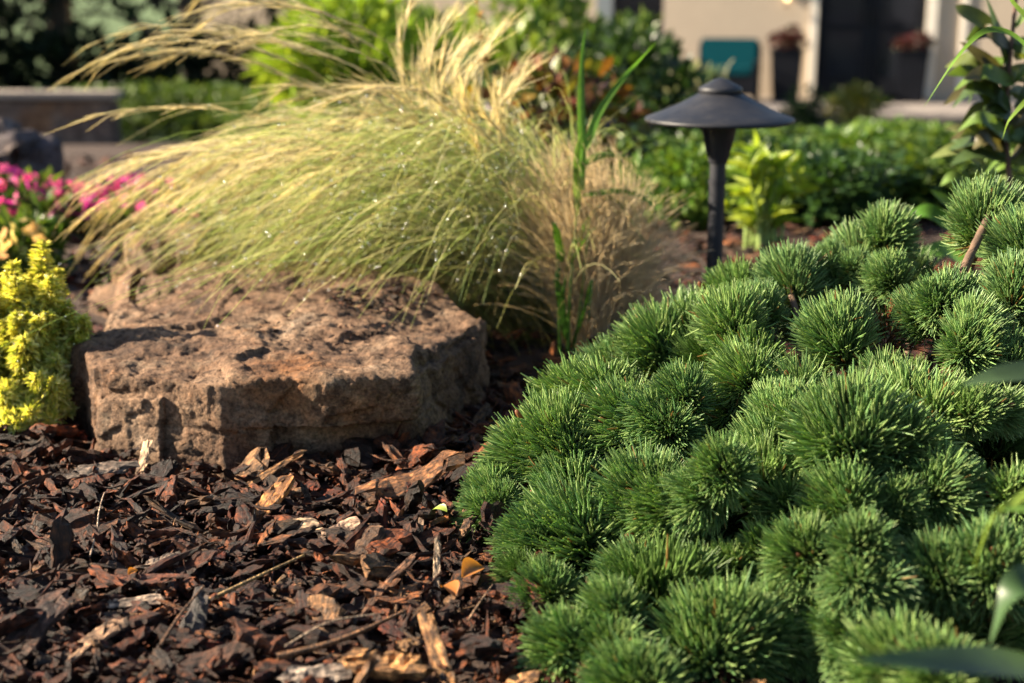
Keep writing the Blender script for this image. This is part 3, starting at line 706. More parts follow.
strand('fibre', [(90, 556, 0.008), (94, 540, 0.010), (88, 538, 0.014)], 0.0009, (0.6, 0.5, 0.4), 'short curled white fibre left of the grey chip', 'fibre')
strand('twig', [(468, 621, 0), (480, 602, 0.006), (493, 584, 0.008)], 0.0010, (0.35, 0.25, 0.17), 'thin pale twig right by the pine edge', 'twig')
strand('twig', [(160, 646, 0), (180, 615, 0.006), (204, 586, 0.014)], 0.0016, (0.16, 0.09, 0.05), 'thin dark twig leaning on the grey slab', 'twig')
strand('twig', [(55, 620, 0), (75, 603, 0.006), (96, 600, 0.0)], 0.0016, (0.25, 0.15, 0.09), 'short brown twig in the lower left mulch', 'twig')
def small_leaf(px, py, L, c, name, label, ang=0.6, curl=0.6, Y=None, lift=0.035):
    u, F = leaf_tpl(9, curl, 0.5, 0.9); p = pz(px, py, lift)
    ax = norm(np.array([[math.cos(ang), math.sin(ang), 0.4]])); R = frames(ax, np.array([[0.2, -0.6, 1.0]]))[0]
    V = (u * np.array([L * 0.55, L, L])) @ R.T
    o = link(name, mesh_from(name, V, F, np.broadcast_to(np.asarray(c), V.shape)), M['leaf']); o.location = p; tag(o, label, 'leaf')
small_leaf(462, 578, 0.032, (0.42, 0.17, 0.04), 'fallen_leaf', 'dry orange leaf lying against the pine edge', 0.9)
small_leaf(455, 597, 0.028, (0.35, 0.13, 0.03), 'fallen_leaf', 'second dry orange leaf just below the first', 2.0)
small_leaf(447, 512, 0.016, (0.25, 0.32, 0.05), 'fallen_leaf', 'tiny yellow green leaf left of the pine', 2.6)
small_leaf(128, 575, 0.012, (0.55, 0.2, 0.02), 'fallen_leaf', 'tiny bright orange leaf scrap in the left mulch', 1.0)

# ------------------------------------------------------------------ path light
def m_lamp():
    m, nt, bs, out = new_mat('lamp_paint'); co = objco(nt)
    n = noise(nt, 14, 6, 0.65, co); n2 = noise(nt, 420, 3, 0.6, co)
    nt.links.new(ramp(nt, n.outputs[0], [(0.3, (0.009, 0.0105, 0.015)), (0.7, (0.019, 0.020, 0.026))]), bs.inputs['Base Color'])
    nt.links.new(ramp(nt, n.outputs[0], [(0.3, (0.42,) * 3), (0.7, (0.58,) * 3)]), bs.inputs['Roughness'])
    n3 = noise(nt, 55, 8, 0.75, co); n4 = noise(nt, 240, 2, 0.5, co)
    base = bs.inputs['Base Color'].links[0].from_socket
    d = mul(nt, base, (0.075, 0.066, 0.055), 0.0, 'MIX'); mx = d.node
    mm = N(nt, 'ShaderNodeMath', operation='ADD'); nt.links.new(ramp(nt, n3.outputs[0], [(0.50, (0, 0, 0)), (0.75, (.22, .22, .22))]), mm.inputs[0]); nt.links.new(ramp(nt, n4.outputs[0], [(0.70, (0, 0, 0)), (0.74, (.3, .3, .3))]), mm.inputs[1])
    nt.links.new(mm.outputs[0], mx.inputs[0]); nt.links.new(d, bs.inputs['Base Color'])
    bump(nt, bs, n2.outputs[0], 0.25, 0.0006); bs.inputs['Specular IOR Level'].default_value = 0.35; return m
M['lamp'] = m_lamp()
def build_lamp():
    Y = 1.95; c = at(719.5, 119, Y); R = 0.5 * 147 / FPX * (Y / math.cos(math.radians(6))) * 1.0
    e = empty('path_light', (c[0], Y, 0.0), 'black metal path light with a wide cone shade behind the pine', 'garden lamp')
    z = c[2]
    def s(x): return x * R / 73.5
    prof = [(0.0005, z + s(13)), (s(14), z + s(12.5)), (s(16), z + s(6)), (s(69), z - s(1.5)), (s(72.6), z - s(2.6)), (s(73.5), z - s(1.6)), (s(73.5), z + s(0.3)), (s(72), z + s(1.8)), (s(60), z + s(6)), (s(40), z + s(14.8)), (s(22), z + s(24.5)), (s(20), z + s(25.6))]
    lathe('lamp_shade', prof, M['lamp'], e, 96)
    lathe('cap', [(s(20.5), z + s(25.2)), (s(21.5), z + s(26)), (s(21.5), z + s(30)), (s(20.6), z + s(31)), (s(14), z + s(34.5)), (s(7), z + s(38.5)), (s(2.5), z + s(40)), (0.0003, z + s(40.3))], M['lamp'], e, 64)
    lathe('neck', [(s(19.0), z + s(5)), (s(18.6), z - s(2)), (s(16.2), z - s(14)), (s(13.2), z - s(28)), (s(10.2), z - s(39)), (s(9.2), z - s(43))], M['lamp'], e, 48)
    lathe('stem', [(s(7.9), z - s(41)), (s(8.0), z - s(46)), (s(8.0), 0.0), (s(8.0), -0.03)], M['lamp'], e, 40)
    for a in (-1.9, -0.6):
        V, F = ico(2); q = np.array([math.cos(a) * s(18.6), math.sin(a) * s(18.6), z - s(5)]); link('screw', mesh_from('screw', V * s(1.5) + q, F), M['lamp'], e)
    lathe('collar', [(s(8.0), z - s(60)), (s(8.8), z - s(60)), (s(8.8), z - s(64)), (s(8.0), z - s(64))], M['lamp'], e, 40, False)
    V, F = tubes(poly([(-s(17.5), -s(9), z + s(2)), (-s(15.5), -s(9), z - s(14)), (-s(11), -s(7), z - s(34))], 10)[None], np.full((1, 10), s(1.8)), 6)
    link('cable', mesh_from('cable', V, F), M['lamp'], e)
build_lamp()

# ------------------------------------------------------------------ dwarf pine
def tuft_mesh(seed, n=900, spread=1.0, cols=None, shoots=1, thick=0.0122):
    r = np.random.default_rng(seed); acc = Acc()
    cols = np.array(cols if cols is not None else [(0.19, 0.325, 0.10), (0.24, 0.37, 0.115), (0.16, 0.295, 0.105), (0.31, 0.43, 0.15)])
    for m in range(shoots):
        if shoots == 1: off = np.zeros(3); ax = np.array([0, 0, 1.0]); sc = 1.0
        else:
            b = 6.283 * (m + 0.5 * r.random()) / shoots; off = np.array([math.cos(b) * 0.40, math.sin(b) * 0.40, -0.08 + 0.28 * r.normal() * 0.6]); ax = norm(np.array([math.cos(b) * 0.45, math.sin(b) * 0.45, 1.0]) + 0.15 * r.normal(size=3)); sc = 0.74 + 0.16 * r.random()
        k_ = n if shoots == 1 else int(n * 0.62)
        t = r.random(k_) ** 0.75; z0 = -0.62 + 0.72 * t; a = r.random(k_) * 2 * math.pi
        pol = np.radians(np.interp(t, [0, 0.4, 0.75, 1.0], [98, 74, 50, 20]) * spread + r.normal(size=k_) * 14)
        pol = np.where(t > 0.85, np.abs(r.normal(size=k_)) * np.radians(36), pol)
        L = 0.58 * (0.68 + 0.48 * r.random(k_)); gap = 0.5 + 0.5 * vnoise(np.stack([np.cos(a) * 1.6, np.sin(a) * 1.6, z0 * 2.5 + seed], -1)); L = L * (0.82 + 0.26 * gap)
        d = np.stack([np.sin(pol) * np.cos(a), np.sin(pol) * np.sin(a), np.cos(pol)], -1); rad = np.stack([np.cos(a), np.sin(a), 0 * a], -1)
        P0 = np.stack([0 * a, 0 * a, z0], -1) + rad * (0.04 + 0.30 * r.random((k_, 1)) ** 0.8 * np.clip(0.4 + t, 0, 1)[:, None])
        d2 = norm(d + np.array([0, 0, 0.34]) + 0.17 * r.normal(size=(k_, 3)))
        k = 5; u = np.linspace(0, 1, k)[None, :, None]
        P = P0[:, None] + d[:, None] * L[:, None, None] * u + (d2 - d)[:, None] * L[:, None, None] * (u ** 2) * 0.5
        R = thick * np.array([0.75, 1.0, 1.05, 0.95, 0.45])[None] * (0.85 + 0.3 * r.random((k_, 1)))
        Fm = frames(np.array([ax]), np.array([[0.3, 0.8, 0.1]]))[0]; Fm = Fm[:, [0, 2, 1]]
        P = (P.reshape(-1, 3) * sc) @ Fm.T + off; P = P.reshape(k_, k, 3)
        V, F = tubes(P, R, 4)
        c = cols[r.integers(0, len(cols), k_)] * (0.55 + 0.75 * r.random((k_, 1)))
        brown = r.random(k_) < np.where(t < 0.25, 0.10, 0.008); c[brown] = (0.26, 0.15, 0.045)
        root = np.array([0.20, 0.17, 0.05]); uu = np.linspace(0, 1, k)[None, :, None]
        C = c[:, None] * (1 - np.clip(0.35 - uu, 0, 1)) + root * np.clip(0.3 - uu, 0, 1)
        acc.add(V, F, np.repeat(C[:, :, None, :], 4, 2).reshape(-1, 3))
        Ps = poly([(0, 0, -1.1), off * 0.5 + np.array([0, 0, -0.6]), off + Fm @ np.array([0, 0, 0.12])], 8); V, F = tubes(Ps[None], np.linspace(0.075, 0.045, 8)[None], 6)
        acc.add(V, F, (0.13, 0.07, 0.035))
    me = mesh_from('needle_tuft', np.concatenate(acc.V), [np.concatenate(f) for f in acc.F.values()], np.concatenate(acc.C)); me.materials.append(M['needle'])
    return me
def bud_mesh():
    V, F = ico(2); V = V * np.array([0.045, 0.045, 0.10]) + np.array([0, 0, 0.30])
    me = mesh_from('bud', V, F, np.broadcast_to(np.array((0.22, 0.09, 0.04)), V.shape)); me.materials.append(M['petal']); return me
TUFTS = [(990, 205, 50), (1016, 240, 40), (872, 238, 34), (885, 272, 42), (845, 262, 34), (785, 272, 44), (752, 296, 36), (705, 300, 40), (668, 322, 42), (735, 342, 50),
         (795, 378, 46), (832, 326, 42), (898, 322, 34), (975, 338, 50), (930, 305, 36), (1010, 290, 40), (1018, 355, 34), (880, 372, 38), (925, 398, 42), (1000, 415, 52), (845, 435, 60), (905, 445, 58),
         (775, 425, 48), (703, 482, 62), (668, 412, 46), (610, 366, 46), (640, 345, 36), (572, 388, 44), (534, 428, 46), (512, 468, 44), (560, 455, 56), (618, 425, 46), (488, 515, 36), (494, 552, 40), (548, 500, 44),
         (566, 562, 60), (634, 490, 46), (644, 542, 44), (700, 556, 44), (776, 500, 46), (800, 560, 46), (702, 640, 62), (776, 628, 62), (606, 640, 54), (868, 572, 62), (935, 575, 46), (992, 560, 54), (905, 655, 74),
         (985, 640, 56), (1000, 490, 56), (950, 495, 50), (840, 500, 48), (900, 512, 42), (660, 600, 46), (840, 640, 44), (545, 610, 36), (590, 520, 40), (745, 560, 42), (720, 395, 42), (1010, 690, 60), (740, 690, 60), (640, 690, 52), (850, 700, 66), (580, 688, 48), (690, 600, 44), (620, 590, 44), (525, 575, 36)]
CTRL = [(465, 450, 1.40), (488, 540, 1.24), (560, 630, 1.01), (600, 345, 1.52), (700, 300, 1.56), (785, 262, 1.52), (870, 240, 1.58), (990, 205, 1.42), (1010, 300, 1.30), (870, 330, 1.34), (735, 345, 1.36), (700, 480, 1.09), (870, 440, 1.09),
        (566, 560, 1.13), (540, 440, 1.28), (740, 640, 0.92), (900, 655, 0.84), (870, 570, 0.97), (990, 560, 0.95), (1000, 420, 1.14), (606, 640, 0.96), (640, 700, 0.88), (580, 690, 0.93), (668, 412, 1.22), (775, 425, 1.18), (800, 560, 1.02), (650, 545, 1.10), (775, 500, 1.10), (940, 500, 1.06)]
def tuft_depth(x, y):
    w = [1 / (((x - a) ** 2 + (y - b) ** 2) + 150) ** 1.3 for a, b, _ in CTRL]; return sum(k * c[2] for k, c in zip(w, CTRL)) / sum(w)
PAL = [[(0.19, 0.325, 0.10), (0.24, 0.37, 0.115), (0.16, 0.295, 0.105), (0.31, 0.43, 0.15)],
       [(0.21, 0.345, 0.10), (0.26, 0.39, 0.116), (0.175, 0.31, 0.098), (0.33, 0.445, 0.153)],
       [(0.175, 0.305, 0.10), (0.22, 0.35, 0.116), (0.145, 0.275, 0.102), (0.285, 0.40, 0.142)]]
def build_pine():
    base = Vector((0.36, 1.26, 0))
    e = empty('dwarf_pine', base, 'low mounded dwarf pine with dense round green needle tufts filling the right foreground', 'pine shrub')
    inv = Vector(base); meshes = [tuft_mesh(300 + i, 2000, 1.0 if i % 2 else 1.08, PAL[i % 3], (1, 2, 3, 1, 2, 1, 3, 2, 1, 2)[i]) for i in range(10)]
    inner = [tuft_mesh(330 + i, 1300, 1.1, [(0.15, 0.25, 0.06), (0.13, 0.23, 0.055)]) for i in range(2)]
    spiky = tuft_mesh(350, 420, 0.85); dead = tuft_mesh(351, 160, 0.9, [(0.30, 0.10, 0.04), (0.22, 0.08, 0.035), (0.06, 0.12, 0.02)])
    bud = bud_mesh(); trunk = Acc(); core = np.array([0.36, 1.28, 0.0])
    def add(p, ax, R, me, with_bud):
        q = Vector(ax).to_track_quat('Z', 'Y')
        o = link('needle_tuft', me, None, e); o.location = Vector(p) - inv; o.rotation_euler = (q @ Matrix.Rotation(random.random() * 6.28, 4, 'Z').to_quaternion()).to_euler(); s = R * random.choice([0.8, 0.9, 1.0, 1.08, 1.18, 1.32])
        o.scale = (s, s, s)
        if with_bud: link('bud', bud, None, o)
        root = core + np.array([(p[0] - core[0]) * 0.25, (p[1] - core[1]) * 0.25, 0.02]); b = np.array(p) - np.array(ax) * R * 0.9
        b[2] = max(b[2], 0.012)
        trunk.add(*tubes(poly([root, root * 0.4 + b * 0.6 + [0, 0, -0.02 if b[2] > .06 else 0], b], 8)[None], np.linspace(0.006, 0.0032, 8)[None], 6))
        return o
    for i, (x, y, rp) in enumerate(TUFTS):
        d = tuft_depth(x, y); p = at(x + rng.normal() * 5, y + (4 if y < 350 and x < 930 else 2) + rng.normal() * 5, d + rng.normal() * 0.015); R = rp * d / FPX * 1.28
        p[2] = max(p[2], 0.03)
        ax = norm(norm(p - core) * 0.8 + np.array([-0.15, -0.35, 0.65]) + 0.42 * rng.normal(size=3))
        if i == 0: ax = norm(np.array([0.25, -0.1, 1.0]))
        me = meshes[(i * 3) % 10]
        if (x, y) in ((795, 378), (880, 372)): me = spiky
        if (x, y) == (898, 322): me = dead
        add(p, ax, R, me, i % 3 == 1)
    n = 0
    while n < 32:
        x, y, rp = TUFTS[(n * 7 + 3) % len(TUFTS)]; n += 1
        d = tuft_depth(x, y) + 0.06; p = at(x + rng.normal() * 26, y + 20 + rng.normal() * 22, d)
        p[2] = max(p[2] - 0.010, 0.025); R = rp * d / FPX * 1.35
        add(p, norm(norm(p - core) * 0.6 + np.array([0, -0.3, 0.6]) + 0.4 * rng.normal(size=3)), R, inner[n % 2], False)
    # the bare stem under the top right tuft
    trunk.add(*tubes(poly([at(935, 370, 1.36), at(952, 300, 1.33), at(972, 252, 1.35), at(990, 215, 1.42)], 12)[None], np.linspace(0.0055, 0.0042, 12)[None], 8))
    trunk.add(*tubes(poly([at(808, 370, 1.42), at(800, 325, 1.425), at(788, 285, 1.48)], 12)[None], np.linspace(0.004, 0.0032, 12)[None], 8))
    trunk.build('trunk', M['bark'], e, origin=base)
build_pine()

# ------------------------------------------------------------------ feather grass
def col_var(r, n, cols, k, sides):
    c = np.array(cols)[r.integers(0, len(cols), n)] * (0.75 + 0.5 * r.random((n, 1))); return np.repeat(c, k * sides, 0)
def build_feather():
    r = np.random.default_rng(77); B = np.array([0.035, 2.06, 0.0])
    e = empty('feather_grass', B, 'large feathery green and gold grass arching left over the flat rock', 'ornamental grass')
    # fine green blades
    n = 1400; a = r.random(n) * 6.28; rr = 0.10 * np.sqrt(r.random(n))
    P0 = np.stack([np.cos(a) * rr * 1.1, np.sin(a) * rr * 0.8, 0 * a], -1)
    Rc = np.where(r.random(n) < 0.90, r.uniform(0.05, 0.56, n), r.uniform(-0.12, 0.08, n)); dy = r.normal(size=n) * 0.17 - 0.02
    hgt = r.uniform(0.16, 0.36, n) * np.interp(Rc, [-.12, 0, .3, .5], [0.75, 0.85, 1, 0.92])
    P1 = P0 + np.stack([-0.14 * Rc, dy * 0.15, hgt * 0.8], -1)
    P2 = P0 + np.stack([-0.55 * Rc, dy * 0.6, hgt * 1.3], -1)
    P3 = P0 + np.stack([-Rc, dy, hgt * np.where(Rc < 0.1, r.uniform(0.85, 1.2, n), r.uniform(0.25, 0.85, n))], -1)
    k = 11; P = bez(P0, P1, P2, P3, k); P += np.cumsum(r.normal(size=P.shape), 1) * 0.0006
    Rd = 0.00068 * np.linspace(1.2, 0.35, k)[None] * r.uniform(0.7, 1.3, (n, 1)); V, F = tubes(P, Rd, 3)
    C = col_var(r, n, [(0.48, 0.56, 0.20), (0.60, 0.65, 0.30), (0.34, 0.45, 0.13), (0.68, 0.68, 0.38), (0.74, 0.71, 0.46)], k, 3)
    o = link('blades', mesh_from('blades', V, F, C), M['blade'], e); o['kind'] = 'stuff'
    # low outer blades sweeping over the rock end
    n2 = 800; P0 = np.stack([r.normal(size=n2) * 0.06, -0.05 + r.normal(size=n2) * 0.04, 0 * np.zeros(n2)], -1)
    q = r.uniform(0.06, 0.42, n2); P3 = P0 + np.stack([-q, -0.03 + r.normal(size=n2) * 0.06, r.uniform(0.03, 0.16, n2)], -1)
    P1 = P0 + np.stack([-0.2 * q, 0 * q, r.uniform(0.05, 0.15, n2)], -1); P2 = P0 + np.stack([-0.6 * q, 0 * q - 0.02, r.uniform(0.10, 0.22, n2)], -1)
    Pl = bez(P0, P1, P2, P3, k); V, F = tubes(Pl, 0.0005 * np.linspace(1.2, 0.35, k)[None].repeat(n2, 0), 3)
    C = col_var(r, n2, [(0.36, 0.33, 0.13), (0.46, 0.38, 0.17), (0.25, 0.28, 0.08)], k, 3)
    o = link('outer_blades', mesh_from('outer_blades', V, F, C), M['blade'], e); o['kind'] = 'stuff'
    # flowering stalks with plumes
    tips = []
    for i in range(74):                                     # drooping left
        tx = r.uniform(55, 330); ty = np.interp(tx, [55, 120, 220, 330], [215, 215, 215, 225]) + r.normal() * 34 + (0 if tx > 120 else 0)
        tips.append((tx, ty, 0.36, -0.1))
    for tx, ty in [(62, 80), (82, 48), (93, 72), (118, 62), (190, 8), (205, 22), (215, 44), (185, 14), (150, 66), (240, 50), (96, 62)]:
        tips.append((tx, ty, r.uniform(0.44, 0.60), -0.05))
    for tx, ty in [(412, 8), (420, -6), (442, 25), (446, 30), (495, 40), (500, 34), (470, 48), (480, 60), (515, 75), (520, 80), (530, 72), (460, 55), (425, 70), (455, 80), (510, 95), (450, 60), (475, 75), (436, 40)]:
        tips.append((tx, ty, 0.40, 0.2))
    for i in range(34):
        tips.append((r.uniform(250, 500), r.uniform(90, 190), r.uniform(0.3, 0.45), 0.0))
    n = len(tips); P3 = np.array([at(x, y, 2.06 + (r.normal() * 0.10 if i < 150 else r.normal() * 0.05)) - B for i, (x, y, _, _) in enumerate(tips)])
    a = r.random(n) * 6.28; rr = 0.08 * np.sqrt(r.random(n)); P0 = np.stack([np.cos(a) * rr, np.sin(a) * rr, 0 * a], -1)
    hz = np.array([t[2] for t in tips]); up = np.maximum(hz, P3[:, 2] + 0.06)
    left = P3[:, 0] < -0.22; upr = np.array([abs(t[3] - 0.2) < 1e-6 for t in tips])
    P1 = P0 + np.stack([0.12 * P3[:, 0], 0.2 * P3[:, 1], up * 0.62], -1)
    P2 = np.where(left[:, None], P0 + np.stack([0.62 * P3[:, 0], 0.7 * P3[:, 1], up * 1.02], -1), P0 * 0.3 + np.stack([0.75 * P3[:, 0], 0.8 * P3[:, 1], P3[:, 2] * 0.8 + 0.02], -1))
    P1 = np.where(upr[:, None], P0 * 0.5 + np.stack([P3[:, 0] * 0.75 - 0.05, 0.2 * P3[:, 1], P3[:, 2] * 0.45], -1), P1)
    P2 = np.where(upr[:, None], np.stack([P3[:, 0] - 0.055, 0.8 * P3[:, 1], P3[:, 2] * 0.9], -1), P2)
    k = 16; P = bez(P0, P1, P2, P3, k)
    V, F = tubes(P, 0.0007 * np.linspace(1.2, 0.5, k)[None].repeat(n, 0), 3); C = col_var(r, n, [(0.38, 0.33, 0.13), (0.30, 0.30, 0.10)], k, 3)
    o = link('stalks', mesh_from('stalks', V, F, C), M['blade'], e); o['kind'] = 'stuff'
    na = 38; tt = r.uniform(0.56, 0.97, (n, na)) * (k - 1); i0 = np.clip(tt.astype(int), 0, k - 2); f = (tt - i0)[..., None]
    ii = np.arange(n)[:, None]; S = P[ii, i0] * (1 - f) + P[ii, i0 + 1] * f; Tn = norm(P[ii, i0 + 1] - P[ii, i0])
    d = norm(Tn + 0.075 * r.normal(size=Tn.shape)); L = r.uniform(0.03, 0.085, (n, na, 1))
    E = S + d * L + np.array([0, 0, -0.22]) * L * r.random((n, na, 1)); Mi = S + d * L * 0.5
    A = np.stack([S, Mi, E], 2).reshape(-1, 3, 3); V, F = tubes(A, np.array([0.00055, 0.00045, 0.00018])[None].repeat(len(A), 0), 3)
    C = col_var(r, len(A), [(0.82, 0.76, 0.54), (0.86, 0.80, 0.58), (0.76, 0.70, 0.46), (0.70, 0.67, 0.40)], 3, 3)
    o = link('seed_plumes', mesh_from('seed_plumes', V, F, C), M['awn'], e); o['kind'] = 'stuff'
    # dew
    allP = np.concatenate([P0 * 0 for _ in range(1)]); src = bez(*[np.zeros((1, 3))] * 4, 2)
    bl = bpy.data.meshes['blades']; co = np.zeros(len(bl.vertices) * 3); bl.vertices.foreach_get('co', co); co = co.reshape(-1, 3)
    sel = co[(co[:, 2] > 0.10) & (co[:, 0] < -0.02)]; nd = 6500
    pts = sel[r.integers(0, len(sel), nd)]; s = 0.0005 + 0.0010 * r.random(nd) ** 2.0
    V0, F0 = ico(2); V, F, C = inst(V0, F0, np.eye(3)[None] * s[:, None, None], pts - np.array([0, 0, 0.001]), np.ones((nd, 3)))
    o = link('dew', mesh_from('dew', V, F, C), M['dew'], e); o['kind'] = 'stuff'
build_feather()
def build_dry():
    r = np.random.default_rng(78); g = pz(572, 345, 0); B = np.array([0.118, 1.97, 0.0])
    e = empty('feather_grass', B, 'dry tan tuft of fine feather grass right of the green one', 'ornamental grass')
    n = 3400; a = r.random(n) * 6.28; rr = 0.055 * np.sqrt(r.random(n))
    P0 = np.stack([np.cos(a) * rr, np.sin(a) * rr, 0 * a], -1)
    dx = np.clip(r.normal(size=n) * 0.055, -.12, .105) + 0.03 * (r.random(n) - 0.6); dy = r.normal(size=n) * 0.05; h = r.uniform(0.10, 0.30, n)
    h = h * np.interp(dx, [-0.1, -0.03, 0.06, 0.13], [0.9, 1.0, 0.75, 0.45])
    P1 = P0 + np.stack([dx * 0.2, dy * .2, h * .5], -1); P2 = P0 + np.stack([dx * 0.6, dy * .6, h * .95], -1); P3 = P0 + np.stack([dx * 1.15, dy, h], -1)
    k = 9; P = bez(P0, P1, P2, P3, k); P += np.cumsum(r.normal(size=P.shape), 1) * 0.0022
    V, F = tubes(P, 0.0005 * np.linspace(1.2, 0.4, k)[None].repeat(n, 0), 3)
    C = col_var(r, n, [(0.88, 0.77, 0.58), (0.90, 0.80, 0.62), (0.82, 0.70, 0.50), (0.86, 0.75, 0.54)], k, 3)
    o = link('blades', mesh_from('dry_blades', V, F, C), M['straw'], e); o['kind'] = 'stuff'
build_dry()

# ------------------------------------------------------------------ blade helpers and the wild grass
def blade(parent, name, pts, w, c, origin, mat='blade', side=None, k=16, prof=None, fold=0.3):
    P = poly(pts, k); u = np.linspace(0, 1, k)
    Wd = w * (np.minimum(1, u * 6 + 0.35) * (1 - u ** 2.2) + 0.03) if prof is None else w * prof(u)
    sd = np.array(side if side is not None else (1.0, 0.25, 0.1))
    V, F = ribbons((P - origin)[None], Wd[None], sd[None], fold)
    c = np.asarray(c, float); C = np.repeat((c[None] * (0.9 + 0.2 * np.sin(u * 9))[:, None]), 3, 0)
    return link(name, mesh_from(name, V, F, C), M[mat], parent)
def build_wild():
    Y = 1.90; o = at(566, 352, Y); o = np.array([o[0], Y, 0.0]); A = lambda x, y, dy=0: at(x, y, Y + dy)
    e = empty('wild_grass', o, 'tall bright green wild grass shoot standing in the dry tan tuft', 'grass')
    G = (0.11, 0.25, 0.03); G3 = (0.16, 0.27, 0.05); DK = (0.06, 0.15, 0.03)
    for pts, r0 in (([A(568, 352), A(570, 290, -.01), A(576, 220, .01), A(583, 150, .0)], 0.0024), ([A(560, 355), A(558, 290), A(556, 230)], 0.0018), ([A(574, 352), A(582, 290), A(590, 215)], 0.0016)):
        P = poly(pts, 12) - o; V, F = tubes(P[None], np.linspace(r0, r0 * .6, 12)[None], 6); link('stem', mesh_from('stem', V, F, np.broadcast_to(np.array(G), V.shape)), M['stem'], e)
    S = (1, 0.2, 0.15)
    for pts, w, c, sd in [([A(583, 190), A(581, 110, .01), A(582, 60, .02), A(586, 25, .03)], 0.0052, G, S),
                          ([A(586, 150), A(598, 115, .02), A(622, 80, .04), A(656, 42, .06)], 0.0055, G, (0.7, .3, .7)),
                          ([A(578, 215), A(576, 160, -.02), A(582, 130, -.02)], 0.005, G3, S),
                          ([A(584, 165), A(602, 154, .03), A(632, 160, .05), A(652, 195, .06), A(662, 212, .06)], 0.0062, G3, (0.2, .9, .5)),
                          ([A(582, 195), A(620, 190, .02), A(648, 200, .04), A(660, 214, .05)], 0.0058, G, (0.3, .9, .5)),
                          ([A(570, 255), A(590, 215, .02), A(614, 198, .03), A(650, 250, .03)], 0.0062, G, (.6, .6, .4)),
                          ([A(566, 270), A(585, 238, -.02), A(602, 222, -.03)], 0.004, G, (.7, .4, .5)),
                          ([A(562, 262), A(556, 230, -.02), A(552, 222, -.02)], 0.0055, G, S),
                          ([A(563, 320), A(557, 280, -.02), A(560, 268, -.02), A(552, 285, -.03)], 0.004, DK, S),
                          ([A(566, 340), A(562, 300, -.03), A(566, 275, -.04)], 0.0048, DK, S),
                          ([A(572, 345), A(584, 310, -.03), A(592, 280, -.05), A(588, 322, -.06)], 0.003, DK, S),
                          ([A(587, 140), A(610, 118, .04), A(645, 92, .06)], 0.0014, (0.25, 0.24, 0.08), S)]:
        blade(e, 'leaf', pts, w, c, o, side=sd)
build_wild()
def build_stalk():
    Y = 2.12; o = np.array([*at(500, 300, Y)[:2], 0.0]); A = lambda x, y: at(x, y, Y)
    e = empty('grass_stalk', o, 'single tall golden seed stalk rising above the feather grass', 'grass')
    P = poly([o, A(512, 220), A(502, 140), A(488, 80), A(478, 5), A(476, -40)], 18) - o
    V, F = tubes(P[None], np.linspace(0.0018, 0.001, 18)[None], 6); link('stem', mesh_from('stem', V, F, np.broadcast_to(np.array((.34, .30, .07)), V.shape)), M['stem'], e)
    r = np.random.default_rng(5); n = 46; i = r.integers(11, 17, n); S = P[i] + r.normal(size=(n, 3)) * 0.001; d = norm(np.array([0, 0, 1]) + r.normal(size=(n, 3)) * 0.8); E = S + d * r.uniform(0.008, 0.02, (n, 1))
    V, F = tubes(np.stack([S, (S + E) / 2, E], 1), np.array([[0.0004, 0.0014, 0.0003]]).repeat(n, 0), 4)
    link('seed_head', mesh_from('seed_head', V, F, np.broadcast_to(np.array((.42, .25, .07)), V.shape)), M['awn'], e)
build_stalk()

